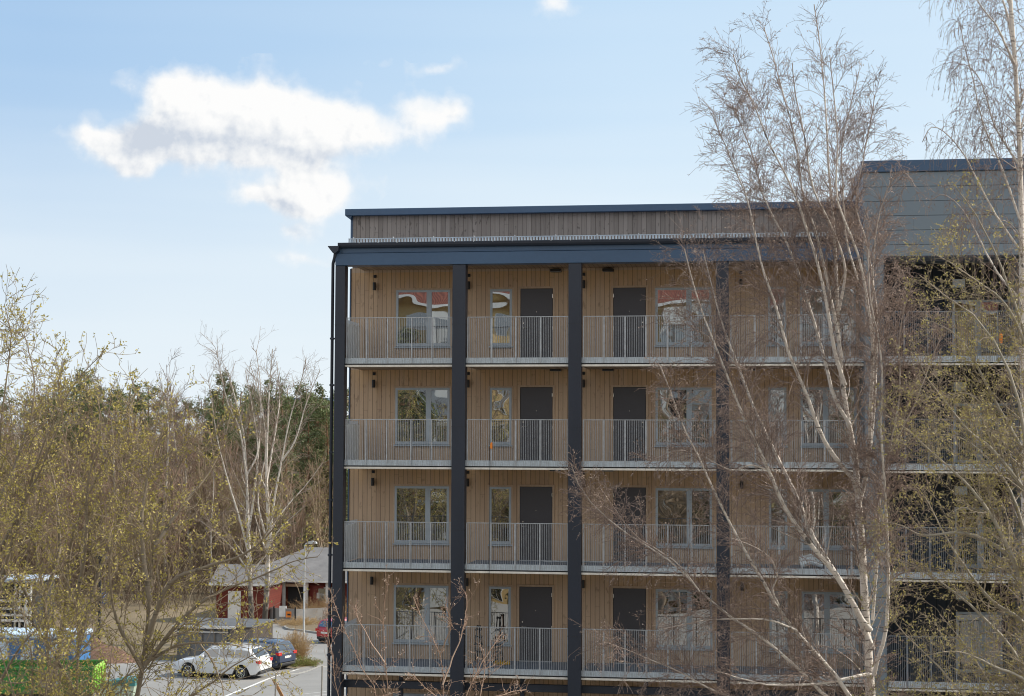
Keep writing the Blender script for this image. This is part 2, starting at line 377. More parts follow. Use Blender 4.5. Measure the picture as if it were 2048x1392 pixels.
# ------------------------------------------------------------------ materials
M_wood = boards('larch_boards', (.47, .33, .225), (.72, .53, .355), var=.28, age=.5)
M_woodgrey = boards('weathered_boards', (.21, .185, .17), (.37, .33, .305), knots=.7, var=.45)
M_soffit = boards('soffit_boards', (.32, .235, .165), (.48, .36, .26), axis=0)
M_trim = paint('larch_trim', (.54, .40, .28), .7, var=.12, streak=(4, 4, .6))
M_steel = paint('dark_blue_paint', (.021, .028, .044), .42, var=.07, scale=1.5, streak=(1, 1, .25))
M_beam = paint('blue_grey_sheet', (.050, .102, .185), .36, var=.07, scale=.8, streak=(.4, 1, 1))
M_seam = paint('seam_dark', (.02, .025, .035), .5)
M_galv = paint('galvanised', (.44, .47, .50), .42, .3, var=.16, scale=6)
M_galvd = paint('dark_galvanised', (.22, .25, .29), .5, .2, var=.16)  # darker grey-blue galvanised tone for the wing railings
M_plate = paint('galvanised_plate', (.58, .65, .70), .5, .1, var=.16, scale=2.2, streak=(6, 1, 1))
M_edge = paint('concrete_edge', (.74, .70, .62), .8, var=.14, scale=3, streak=(1.5, 1, 1), bump=.15)
M_deck = paint('deck_dark', (.13, .17, .23), .6, var=.15)
M_door = paint('aubergine_door', (.064, .063, .074), .42, var=.05, scale=1.2)
M_frame = paint('window_frame', (.44, .51, .57), .38, var=.05)
M_black = paint('black_metal', (.012, .012, .014), .45)
M_chrome = paint('brushed_steel', (.7, .7, .68), .25, .9, var=.04)
M_glass = glassmat('window_glass', (.05, .042, .034), .46, .018, .05)
M_glassd = glassmat('dark_glass', (.02, .018, .016), .30, .03, .05)  # darker panes with a weaker reflection
M_panelwhite = paint('milky_screen', (.80, .88, .92), .35, var=.03)
M_clad = boards('grey_cladding', (.195, .24, .28), (.265, .32, .365), gap=(.03, .04, .05), w=.41, axis=2, knots=0., var=.25, rough=.5, gapw=.03, grain=.35)
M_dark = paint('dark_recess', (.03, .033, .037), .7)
M_yellow = paint('yellow_plastic', (.75, .45, .03), .5)
M_orange = paint('orange_plastic', (.85, .25, .03), .5)
M_rubber = paint('rubber', (.02, .02, .02), .8)
# ------------------------------------------------------------------ the timber block
GZB = -10.0
ORG = (-11.9, 0, GZB)
blk = empty('apartment_building', ORG, 'timber-clad apartment block with dark blue columns and galvanised access balconies on four floors', 'apartment block')
ZB = 2.207                       # underside of the top access balcony
FL = [ZB-3*k for k in range(4)]
YW = 2.0                         # face of the boarded wall
XL, XR = X_(672.8, 531), X_(1728, 600)
COLS = [(X_(672.8, 531), X_(692, 531)), (-8.628, -8.24), (-5.212, -4.836), (-.964, -.60)]
wallL = X_(702, 600, YW); wtop = Z_(1000, 541, YW)
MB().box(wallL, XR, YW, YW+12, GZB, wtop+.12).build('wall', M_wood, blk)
MB().box(wallL-.035, wallL-.002, YW-.03, YW+.1, GZB, wtop+.1).build('corner_trim', M_beam, blk)
# columns with their sheet seams
ZBM = Z_(1138, 526.7); 
for a, b_ in COLS:
    c = MB().box(a, b_, -.12, .28, GZB, ZBM-.003, .012).build('column', M_steel, blk)
    for k in range(-1, 4): MB().box(a-.004, b_+.004, -.124, .284, FL[0]+1.235-3*k-3, FL[0]+1.25-3*k-3).build('seam', M_seam, c)
# top beam: face, fascia, gutter, roof edge
zb0, zb1, zb2 = ZBM, Z_(673, 508), Z_(673, 498)
bm_ = MB().box(XL, XR, -.14, .30, zb0, zb1, .008).build('beam', M_beam, blk)
MB().box(XL+.02, XR, -.10, .30, zb1+.012, zb2+.05, .006).build('fascia', M_beam, blk)
prof = [(-.10, zb2+.155), (-.26, zb2+.155), (-.27, zb2+.14), (-.262, zb2+.07), (-.22, zb2+.02), (-.16, zb2+.0), (-.115, zb2+.03)]
g = MB().prism(prof, 0, XL+.10, XR).build('gutter', M_steel, blk)
s = MB()
x = XL+.75
while x < XR-.1: s.box(x-.012, x+.012, -.285, -.262, zb2+.13, zb2+.155); x += .57
s.build('gutter_clip', M_galv, g)
hx0, hx1 = X_(658, 494, -.2), X_(679, 494, -.2); hz0, hz1 = Z_(668, 507, -.2), Z_(658, 493, -.2)
h = MB(); h.prism([(hx0, hz1), (hx0, hz1-.02), (X_(668, 507, -.2), hz0), (X_(672.5, 507, -.2), hz0), (hx1, hz0+.08), (hx1, hz1)], 1, -.34, -.02); h.build('rain_hopper', M_steel, blk)
px0 = X_(668.5, 520, 0)
dp = MB(); dp.tube([(X_(670.5, 507, -.15), -.16, hz0+.01), (X_(670, 512, -.1), -.13, hz0-.1), (px0-.03, -.02, hz0-.28), (px0-.05, .05, hz0-.42), (px0-.05, .05, GZB+.1)], .048, 12)
d_ = dp.build('downpipe', M_steel, blk, smooth=True)
s = MB()
for z in (Z_(668, 677), Z_(665, 770), Z_(664, 905), Z_(662, 1000), Z_(661, 1110), Z_(660, 1310), 0.9-6):
    MB().box(px0-.11, px0+.01, -.01, .11, z-.03, z+.03, .01).box(px0-.01, XL+.01, .03, .07, z-.02, z+.02).build('pipe_clamp', M_steel, d_)
# lean-to roof behind the gutter, snow guard, set-back parapet with coping
zr0 = zb2+.115; YR = YW-.05
zr1 = Z_(1000, 478, YW)-.2
MB().prism([(-.16, zr0), (-.16, zr0+.03), (YR, zr1+.03), (YR, zr1-.1), (.3, zr0-.12)], 0, XL+.08, XR).build('lower_roof', M_beam, blk)
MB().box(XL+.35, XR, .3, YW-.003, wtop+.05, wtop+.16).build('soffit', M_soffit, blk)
YS = .45; zs0 = Z_(697, 486.5, YS); zs1 = Z_(697, 477, YS)
sgm = MB(); x0s = X_(697, 480, YS)
sgm.box(x0s, XR, YS-.01, YS+.03, zs0, zs0+.02); sgm.box(x0s, XR, YS-.01, YS+.03, zs1-.02, zs1)
x = x0s
while x < XR: sgm.box(x, x+.045, YS, YS+.012, zs0+.02, zs1-.02); x += .09
sg = sgm.build('snow_guard', M_plate, blk)
s = MB(); x = x0s+.15
while x < XR: s.box(x-.012, x+.012, YS-.04, YS+.06, zs0-.14, zs1+.035); x += 1.22
s.build('guard_bracket', M_galv, sg)
pz1 = Z_(705, 431.5, YW)
MB().box(X_(705.5, 460, YW), XR, YW+.0, YW+.5, wtop+.13, pz1+.03).build('parapet', M_woodgrey, blk)
MB().box(X_(701.5, 460, YW), X_(705.5, 460, YW)-.002, YW-.02, YW+.52, wtop+.2, pz1).build('corner_flashing', M_beam, blk)
cz0, cz1, cxl = Z_(705, 431, YW-.2), Z_(690, 418, YW-.2), X_(690, 420, YW-.2)
cp = MB().box(cxl, XR, YW-.2, YW+.8, cz0, cz1, .01); cp.prism([(cxl, cz0+.06), (cxl, cz0-.0), (X_(703, 439, YW), cz0-.12), (X_(706, 432, YW), cz0+.0)], 1, YW-.15, YW+.6); cp.build('coping', M_beam, blk)
MB().box(wallL+.1, XR, YW+.5, YW+12, wtop+.2, pz1-.2).build('flat_roof', M_steel, blk)
# balcony slabs and railings
def railing(par, x0, x1, z, posts, Y=0.0, ztop=1.455, M_galv=M_galv):
    """bars as one panel; each upright and the handrail are sub-parts"""
    bars = MB(); n = max(2, int(round((x1-x0)/.0515)))
    for i in range(n+1):
        x = x0+(x1-x0)*i/n; bars.box(x-.0045, x+.0045, Y-.005, Y+.005, z+.10, z+ztop-.01)
    rl = bars.build('railing', M_galv, par)
    MB().box(x0-.01, x1+.01, Y-.02, Y+.02, z+ztop-.012, z+ztop+.008).build('handrail', M_galv, rl)
    for x in posts: MB().box(x-.016, x+.016, Y-.008, Y+.045, z+.10, z+ztop-.014).build('post', M_galv, rl)
    return rl
def slab(par, x0, x1, z, Y=0.0, Y1=YW):
    s_ = MB().box(x0, x1, Y+.0, Y+.12, z, z+.06, .006).build('balcony_edge', M_edge, par)
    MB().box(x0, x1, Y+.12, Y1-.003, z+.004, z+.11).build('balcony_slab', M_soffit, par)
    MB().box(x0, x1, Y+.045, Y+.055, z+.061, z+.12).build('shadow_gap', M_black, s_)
    MB().box(x0, x1, Y+.022, Y+.044, z+.10, z+.265, .003).build('edge_plate', M_plate, s_)
    MB().box(x0, x1, Y+.06, Y1-.003, z+.112, z+.235).build('deck', M_deck, par)
bays = [(X_(692.5, 700), X_(905.5, 700)), (X_(935, 700), X_(1137, 700)), (X_(1166, 700), X_(1431, 700)), (X_(1460, 700), X_(1728, 700))]
postpx = [(693.5, 733.5, 774.7, 823, 863.8, 904.6), (935.5, 983.2, 1031.6, 1080.8, 1136.5), (1167, 1208, 1250, 1292, 1335, 1383, 1429), (1462, 1510, 1556, 1602, 1648, 1700)]
for z in FL:
    for (a, b_), pp in zip(bays, postpx):
        xl = [X_(p, 700) for p in pp]
        railing(blk, a+.01, b_-.01, z, xl)
    slab(blk, COLS[0][1], COLS[1][0], z); slab(blk, COLS[1][1], COLS[2][0], z); slab(blk, COLS[2][1], COLS[3][0], z); slab(blk, COLS[3][1], XR, z)
    # end screen at the left of the gallery
    MB().box(COLS[0][1]-.03, COLS[0][1]-.01, .35, YW-.1, z+.25, z+1.33).build('end_screen', M_panelwhite, blk)
    e = MB()
    for j in range(32): y = .08+j*.06; e.box(COLS[0][1]-.06, COLS[0][1]-.05, y, y+.01, z+.27, z+1.43)
    e.build('end_railing', M_galv, blk)
# windows and doors
def window(par, x0, x1, z0, z1, split=None, Y=YW, g=M_glass, trim=True, sill=True):
    fr = MB(); w = .07; y0, y1 = Y-.035, Y-.003
    fr.box(x0, x1, y0, y1, z1-w, z1, .004); fr.box(x0, x1, y0, y1, z0, z0+w+.02, .004)
    fr.box(x0, x0+w, y0, y1, z0+w+.02, z1-w, .004); fr.box(x1-w, x1, y0, y1, z0+w+.02, z1-w, .004)
    if split: fr.box(split-.08, split+.08, y0-.004, y1, z0+w+.02, z1-w, .004)
    f = fr.build('window', M_frame, par)
    sp_ = [(x0+w, split-.08), (split+.08, x1-w)] if split else [(x0+w, x1-w)]
    for a, b_ in sp_: MB().box(a-.003, b_+.003, Y-.018, Y-.004, z0+w+.017, z1-w+.003).build('pane', g, f)
    if sill: MB().prism([(Y-.003, z0-.001), (Y-.07, z0-.02), (Y-.07, z0-.05), (Y-.003, z0-.05)], 0, x0-.03, x1+.03).build('sill', M_frame, f)
    if trim:
        tm = MB(); k = .055
        tm.box(x0-k, x1+k, Y-.022, Y-.002, z1+.002, z1+k); tm.box(x0-k, x0-.002, Y-.022, Y-.002, z0-.1, z1+.002); tm.box(x1+.002, x1+k, Y-.022, Y-.002, z0-.1, z1+.002)
        tm.build('casing', M_trim, f)
    return f
def door(par, x0, x1, z0, z1, hinge=1, Y=YW):
    d = MB().box(x0+.015, x1-.015, Y-.030, Y-.003, z0+.01, z1-.012, .004).build('door', M_door, par)
    tm = MB(); k = .06
    tm.box(x0-k, x1+k, Y-.045, Y-.002, z1, z1+k); tm.box(x0-k, x0, Y-.045, Y-.002, z0, z1); tm.box(x1, x1+k, Y-.045, Y-.002, z0, z1)
    tm.build('casing', M_trim, d)
    MB().box(x0, x1, Y-.02, Y-.0025, z0, z1).build('rebate', M_black, d)
    hx = x1-.012 if hinge > 0 else x0+.012; kx = x0+.10 if hinge > 0 else x1-.10
    for zz in (z1-.24, z0+1.0, z0+.22): MB().box(hx-.012, hx+.012, Y-.05, Y-.03, zz-.06, zz+.06, .004).build('hinge', M_chrome, d)
    hd = MB(); hd.lathe((kx, Y-.030, z0+1.02), [(.024, 0), (.026, -.012), (.02, -.02)], 1, 12); hd.lathe((kx, Y-.030, z0+1.16), [(.022, 0), (.022, -.014)], 1, 12)
    hd.tube([(kx, Y-.045, z0+1.02), (kx, Y-.08, z0+1.02), (kx+.13*hinge, Y-.085, z0+1.02)], .009, 6); hd.build('handle', M_chrome, d, smooth=True)
    sp_ = MB().lathe(((x0+x1)/2, Y-.030, z0+1.5), [(.012, 0), (.010, -.008)], 1, 10).build('spyhole', M_chrome, d)
    MB().box(x0, x1, Y-.09, Y-.032, z0-.02, z0+.012).build('threshold', M_galv, d)
def P2(a, b_, Y=YW): return X_(a, 640, Y), X_(b_, 640, Y)
ztopw, zbotw = Z_(850, 580, YW), Z_(850, 692.5, YW)
zdt = Z_(1073, 577, YW); zdb = ZB+.25
for k, z in enumerate(FL):
    o = -3*k
    a, b_ = P2(792.5, 900.5); window(blk, a, b_, zbotw+o, ztopw+o, X_(858.5, 640, YW))
    a, b_ = P2(980.5, 1024); window(blk, a, b_, zbotw+o, ztopw+o)
    a, b_ = P2(1041, 1106); door(blk, a, b_, zdb+o, zdt+o, 1)
    a, b_ = P2(1226.5, 1292); door(blk, a, b_, zdb+o, zdt+o, -1)
    a, b_ = P2(1311, 1423); window(blk, a, b_, zbotw+o, ztopw+o, X_(1378, 640, YW))
    a, b_ = P2(1536, 1572); window(blk, a, b_, zbotw+o, ztopw+o)
    a, b_ = P2(1600, 1712); window(blk, a, b_, zbotw+o, ztopw+o, X_(1650, 640, YW))
    for lx in (750, 938, 1167.5, 1482):
        x = X_(lx, 570, YW); zz = Z_(750, 573, YW)+o
        l = MB(); l.lathe((x, YW-.09, zz), [(.045, -.12), (.05, -.118), (.05, .118), (.045, .12)], 2, 14); l.box(x-.03, x+.03, YW-.05, YW-.003, zz-.05, zz+.05)
        l.build('wall_lamp', M_black, blk, smooth=True)
        z2 = Z_(750, 553, YW)+o; MB().box(x-.045, x+.045, YW-.04, YW-.003, z2-.045, z2+.045, .005).build('junction_box', M_black, blk)
    for lx in (1113, 1217, 1500):
        x = X_(lx, 541, YW); z2 = wtop-.035+o
        v = MB().box(x-.16, x+.16, YW-.30, YW-.003, z2-.045, z2+.035, .004).build('vent', M_black, blk)
        MB().box(x-.17, x+.17, YW-.31, YW-.305, z2-.055, z2-.047).build('vent_flange', M_galv, v)
# ground floor under the lowest balcony
z = FL[3]
MB().box(XL+.2, XR, .3, .42, z-.42, z-.20, .01).build('ground_beam', M_steel, blk)
for x in (-10.2, -6.6, -3.0, 3.2, 6.0): MB().box(x-.06, x+.06, .44, .56, GZB, z-.003, .01).build('ground_post', M_steel, blk)
a, b_ = P2(1041, 1106); door(blk, a, b_, GZB+.1, GZB+2.3, 1)
a, b_ = P2(792.5, 900.5); window(blk, a, b_, GZB+.9, GZB+2.4, X_(858.5, 640, YW))
ORG = (0, 0, 0)
# hanging cable down the facade
cb = MB(); cb.tube([(X_(981, 640), -.03, 1.9), (X_(981, 640)+.01, -.035, -2), (X_(981, 640)-.01, -.03, -6), (X_(981, 640)+.03, -.06, GZB+.3)], .007, 5)
tag(cb.build('cable', M_black), 'thin black cable hanging down over the balcony railings beside the narrow windows', 'cable')
# things left on the galleries
q = at(1087, 1127, .5); q2 = at(1209, 1129, .5)
tag(MB().tube([(q[0], .55, FL[2]+.33), (q2[0], .55, FL[2]+.33)], .03, 8).build('metal_tube', M_galv), 'long bare metal tube lying behind the railing on the third balcony down', 'metal tube')
x = X_(1004, 1336, 1.2)
yl = MB().box(x-.24, x+.24, 1.1, 1.24, FL[3]+.237, FL[3]+.30, .01)
for j in range(4): yl.box(x-.2+j*.12, x-.14+j*.12, 1.06, 1.28, FL[3]+.30, FL[3]+.34, .008)
tag(yl.build('spirit_level', M_yellow), 'yellow spirit level lying on the lowest balcony floor below the narrow window', 'tool')
x = X_(983, 886)
og = MB().prism([(x-.035, FL[1]+.62), (x+.03, FL[1]+.60), (x+.035, FL[1]+.78), (x+.01, FL[1]+.80), (x-.03, FL[1]+.76)], 1, -.05, -.022)
tag(og.build('orange_tag', M_orange), 'small orange tag clipped to the second balcony railing before the narrow window', 'tag')
x = X_(2000, 683, -.3)
og = MB().lathe((x, -.45, 2.95), [(.03, -.16), (.05, -.12), (.055, .08), (.02, .16), (.015, .2)], 2, 12)
tag(og.build('orange_bottle', M_orange, smooth=True), 'orange bottle hanging on the top balcony railing of the grey building', 'bottle')
def wire_stand(px, zt_, y, label):
    x = X_(px, 1290, y); z = FL[3]+.24; st = MB()
    for k_, (hh, rr_) in enumerate(((.30, .10), (.52, .12), (.74, .11), (.96, .085), (zt_, .05))):
        st.tube([(x+rr_*math.cos(a), y+rr_*math.sin(a), z+hh+.03*math.sin(3*a)) for a in np.linspace(0, 2*math.pi, 15)], .014, 5, cap=False)
    for a in (0.3, 2.4, 4.5): st.tube([(x+.14*math.cos(a), y+.14*math.sin(a), z), (x+.10*math.cos(a+.5), y+.1*math.sin(a+.5), z+.6), (x+.04*math.cos(a+1), y+.04*math.sin(a+1), z+zt_)], .014, 5)
    tag(st.build('plant_stand', M_black), label, 'stand')
wire_stand(957, 1.05, 1.6, 'narrow black wire stand against the boards left of the lowest narrow window')
wire_stand(997, 1.32, 1.6, 'taller black wire stand before the lowest narrow window')
x = X_(1622, 1137, .8); bg_ = MB()
for j in range(5): bg_.tube([(x-.3, .7+.1*j, FL[2]+.32+.03*j), (x, .72+.1*j, FL[2]+.42+.03*j), (x+.32, .7+.1*j, FL[2]+.30)], .09, 8, .06)
tag(bg_.build('plastic_bundle', M_panelwhite, smooth=True), 'pale plastic bundle lying on the third balcony behind the birch', 'bundle')
# ------------------------------------------------------------------ the grey wing
YG = -.45
gx0, gx1 = X_(1728.5, 600, YG), 20.0
ORG = (gx0, 0, GZB)
wing = empty('apartment_building', ORG, 'taller blue-grey panelled apartment building with recessed balconies at the right edge', 'apartment block')
gtop = Z_(1735, 345, YG); ox0, ox1 = X_(1768, 600, YG), X_(2041, 600, YG); oz = Z_(1768, 512.5, YG)
MB().box(gx0, gx1, YG, YG+13, oz, gtop).build('upper_wall', M_clad, wing)
MB().box(gx0, ox0, YG, YG+13, GZB, oz-.002).build('pier', M_clad, wing)
MB().box(ox1, gx1, YG, YG+13, GZB, oz-.002).build('pier', M_clad, wing)
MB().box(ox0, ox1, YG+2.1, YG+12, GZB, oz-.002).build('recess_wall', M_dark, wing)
MB().box(gx0-.06, gx1, YG-.06, YG+13, gtop+.002, Z_(1735, 322, YG), .01).build('coping', M_beam, wing)
f_ = MB(); f_.box(ox0-.01, ox1+.01, YG-.03, YG+.02, oz-.05, oz+.0); f_.box(ox0, ox0+.03, YG-.02, YG+.3, GZB, oz-.05); f_.box(ox1-.03, ox1, YG-.02, YG+.3, GZB, oz-.05); f_.box(ox0+.03, ox1-.03, YG+.1, YG+.16, oz-.14, oz-.08)
f_.build('opening_frame', M_steel, wing)
zw = Z_(1850, 730.5, YG)
for k in range(4):
    z = zw-3*k
    MB().box(ox0, ox1, YG-.04, YG+.1, z, z+.05, .006).build('balcony_edge', M_edge, wing)
    MB().box(ox0, ox1, YG-.02, YG+.02, z+.085, z+.26, .005).build('edge_plate', M_plate, wing)
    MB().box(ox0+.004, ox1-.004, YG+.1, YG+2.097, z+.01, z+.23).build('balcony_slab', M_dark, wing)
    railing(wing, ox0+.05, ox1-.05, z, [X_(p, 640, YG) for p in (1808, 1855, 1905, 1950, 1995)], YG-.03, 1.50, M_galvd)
    a, b_ = X_(1905, 640, YG+2.1), X_(1938, 640, YG+2.1)
    zz = Z_(1950, 600, YG+2.1)-3*k
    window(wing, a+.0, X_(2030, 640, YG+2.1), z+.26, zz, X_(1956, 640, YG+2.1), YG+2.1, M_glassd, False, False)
    MB().box(X_(1905, 640, YG+2.1), X_(1930, 640, YG+2.1), YG+2.0, YG+2.06, z+2.35, z+2.6, .01).build('lamp_box', M_panelwhite, wing)
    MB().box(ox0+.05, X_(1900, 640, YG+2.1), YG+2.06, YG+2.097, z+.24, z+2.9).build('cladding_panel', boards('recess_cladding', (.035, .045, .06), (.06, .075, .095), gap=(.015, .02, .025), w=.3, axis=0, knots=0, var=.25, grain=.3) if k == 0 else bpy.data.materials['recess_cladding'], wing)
ORG = (0, 0, 0)
#PART2
# ------------------------------------------------------------------ ground, road, kerbs
M_grass = None
m, t, b = mat('dry_ground'); o = t.obj()
n1 = t.noise(o, .12, 5); n2 = t.noise(o, 2.2, 5, .7); n3 = t.noise(o, 14., 4, .7)
c = t.ramp(t.math('ADD', t.math('MULTIPLY', n1, .6), t.math('MULTIPLY', n2, .4)), [(.35, (.27, .19, .115)), (.5, (.24, .185, .105)), (.65, (.37, .28, .18))])
c = t.mix(t.math('MULTIPLY', n3, .5), c, (.08, .065, .04)); t.put(b.inputs['Base Color'], c); b.inputs['Roughness'].default_value = .95
t.put(b.inputs['Normal'], t.bump(n3, .8, .1)); M_ground = m
m, t, b = mat('asphalt'); o = t.obj()
n1 = t.noise(o, .25, 4); n2 = t.noise(o, 30., 3, .7); cr = t.noise(t.scale(o, (1, 3.5, 1)), .5, 6, .75)
c = t.ramp(t.math('ADD', t.math('MULTIPLY', n1, .7), t.math('MULTIPLY', n2, .3)), [(.3, (.225, .215, .20)), (.7, (.33, .315, .295))])
c = t.mix(t.ramp(cr, [(.495, 0.), (.5, .5), (.505, 0.)]), c, (.06, .06, .06)); t.put(b.inputs['Base Color'], c); b.inputs['Roughness'].default_value = .85; t.put(b.inputs['Normal'], t.bump(n2, .3, .01)); M_asph = m
M_kerb = paint('kerb_stone', (.30, .29, .27), .8, var=.2, scale=4)
M_line = paint('road_paint', (.72, .71, .68), .7, var=.12, scale=4)
ys = np.unique(np.r_[np.array(GY, float), np.linspace(-80, 260, 120)]); ys = ys[(ys >= -400)]
xs = np.r_[-900, -300, np.linspace(-140, 140, 60), 300, 900]
V = np.array([(x, y, gz(y)) for y in ys for x in xs]); nx = len(xs)
Q = [(j*nx+i, j*nx+i+1, (j+1)*nx+i+1, (j+1)*nx+i) for j in range(len(ys)-1) for i in range(nx-1)]
tag(mesh_arr('ground', V, [np.array(Q)], M_ground), kind='structure')
M_yard = paint('bounce_gravel', (.27, .25, .22), .9, var=.15, scale=6)
def strip(name, left, right, m, dz, y0, y1, kind='structure', thick=0.):
    """sheet between two boundary lines given as (x, y) points, following the ground"""
    yy = np.unique(np.r_[np.arange(y0, y1, .5), y1, [g for g in GY if y0 < g < y1]])
    lx = np.interp(yy, [p[1] for p in left], [p[0] for p in left]); rx = np.interp(yy, [p[1] for p in right], [p[0] for p in right])
    V, Q = [], []; k = 2
    for y, a, b_ in zip(yy, lx, rx): V += [(a, y, gz(y)+dz), (b_, y, gz(y)+dz)]
    n = len(yy); Q = [(2*i, 2*i+1, 2*i+3, 2*i+2) for i in range(n-1)]
    if thick:
        nv = len(V); V += [(x, y, z-thick) for x, y, z in V]
        for i in range(n-1): Q += [(2*i+2, nv+2*i+2, nv+2*i, 2*i), (2*i+1, nv+2*i+1, nv+2*i+3, 2*i+3)]
        Q += [(0, nv, nv+1, 1), (2*n-2, 2*n-1, nv+2*n-1, nv+2*n-2)]
    o = mesh_arr(name, V, [np.array(Q)], m); tag(o, kind=kind); return o
def G(px, py): p = onground(px, py); return (float(p[0]), float(p[1]))
a1 = G(430, 1322); a2 = G(508, 1300); a3 = G(522, 1262); a4 = G(528, 1244); y0a = 8.
strip('car_park', [(-75, y0a), (-75, a1[1]-1.0), (a1[0]-2, a1[1]-.5), (a1[0], a1[1]), a2, a3, a4], [(-14.5, y0a), (-14.5, 30), (-8, 40), (-5, 70)], M_asph, .005, y0a, a4[1])
strip('bounce_yard', [(-45, -58), (-45, 7.9)], [(60, -58), (60, 7.9)], M_yard, .006, -58, 7.9)  # unseen pale ground added to bounce sunlight up onto the facade
# forecourt in front of the red house
b1 = G(528, 1243); strip('forecourt', [(b1[0]-2, b1[1]+.1), (b1[0]-1, b1[1]+6)], [(b1[0]+30, b1[1]+.1), (b1[0]+30, b1[1]+6)], paint('paving', (.30, .285, .26), .85, var=.15), .008, b1[1]+.05, b1[1]+5)
# grass islands with kerbs
def island(name, pts, h=.12):
    P = [np.array(G(*p)) for p in pts]; V = [(p[0], p[1], gz(p[1])+h) for p in P]
    cx = np.mean([v[0] for v in V]); cy_ = np.mean([v[1] for v in V])
    o = mesh_arr(name, V+[(cx, cy_, gz(cy_)+h+.05)], [np.array([(i, (i+1) % len(V), len(V)) for i in range(len(V))])], M_ground); tag(o, kind='structure')
    k = MB(); n = len(V)
    for i in range(n):
        p, q = np.array(V[i]), np.array(V[(i+1) % n]); d = q-p; d[2] = 0; d /= np.linalg.norm(d); nn = np.array([d[1], -d[0], 0])*.14
        if np.dot(nn[:2], np.array([cx, cy_])-p[:2]) > 0: nn = -nn
        e = [p, q, q+nn, p+nn]; low = [x-np.array([0, 0, h]) for x in e]
        k.quad(*e); k.quad(e[3], e[2], low[2], low[3])
    tag(k.build(name+'_kerb', M_kerb), kind='structure'); return o
island('grass_verge', [(571, 1256), (585, 1248), (630, 1238), (720, 1238), (720, 1262), (640, 1268), (600, 1262), (578, 1260)])
island('lamp_verge', [(556, 1334), (566, 1326), (590, 1318), (618, 1320), (640, 1328), (622, 1334), (590, 1339)], .05)
# painted lines on the car park
def gline(pts, w, m, name):
    V, Q = [], []; P = []
    for (x0, y0), (x1, y1) in zip(pts[:-1], pts[1:]):
        p, q = np.array(G(x0, y0)), np.array(G(x1, y1)); n = max(2, int(np.linalg.norm(q-p)/.7))
        P += [p+(q-p)*i/n for i in range(n)]
    P.append(np.array(G(*pts[-1])))
    for i, p in enumerate(P):
        d = P[min(i+1, len(P)-1)]-P[max(i-1, 0)]; d /= np.linalg.norm(d); nn = np.array([-d[1], d[0]])*w/2
        V += [(*(p+nn), gz(p[1]+nn[1])+.012), (*(p-nn), gz(p[1]-nn[1])+.012)]
    Q = [(2*i, 2*i+1, 2*i+3, 2*i+2) for i in range(len(P)-1)]
    tag(mesh_arr(name, V, [np.array(Q)], m), kind='structure')
gline([(440, 1398), (480, 1381), (540, 1357), (600, 1338)], .14, M_line, 'painted_line')
gline([(520, 1400), (700, 1376)], .06, M_line, 'painted_line')
gline([(600, 1396), (700, 1384)], .06, M_line, 'painted_line')
# ------------------------------------------------------------------ trees
rngm = np.random.default_rng
M_birch = bark('birch_bark', (.80, .73, .65), (.06, .05, .045), (.30, .215, .175), .005, .017, None, .9)
M_birchfar = bark('far_birch_bark', (.70, .65, .58), (.07, .06, .05), (.36, .28, .22), .014, .035, 7., .8)
M_willow = bark('willow_bark', (.25, .205, .15), (.06, .045, .03), (.33, .255, .165), .004, .03, None, .7)
M_willow2 = bark('grey_willow_bark', (.40, .36, .29), (.11, .095, .08), (.36, .29, .20), .004, .02, None, .5)
M_twigred = paint('catkin', (.20, .115, .075), .6, var=.25, scale=8)
M_catkin = leafmat('birch_catkins', (.36, .26, .20), (.50, .38, .30), (.66, .54, .44), .25, 2.)
M_leafy = leafmat('opening_willow_leaves', (.34, .28, .075), (.50, .42, .12), (.70, .60, .22), .35, 1.)
M_leafr = leafmat('opening_sallow_leaves', (.30, .26, .09), (.44, .38, .14), (.58, .50, .23), .35, 1.2)
M_sapl = bark('sapling_bark', (.46, .35, .27), (.2, .13, .1), (.40, .25, .17), .004, .02, None, .3)
def stem3(pts, d0, d1, K=16):
    n = len(pts); return resample([dep(px, py, d0+(d1-d0)*i/(n-1)) for i, (px, py) in enumerate(pts)], K)
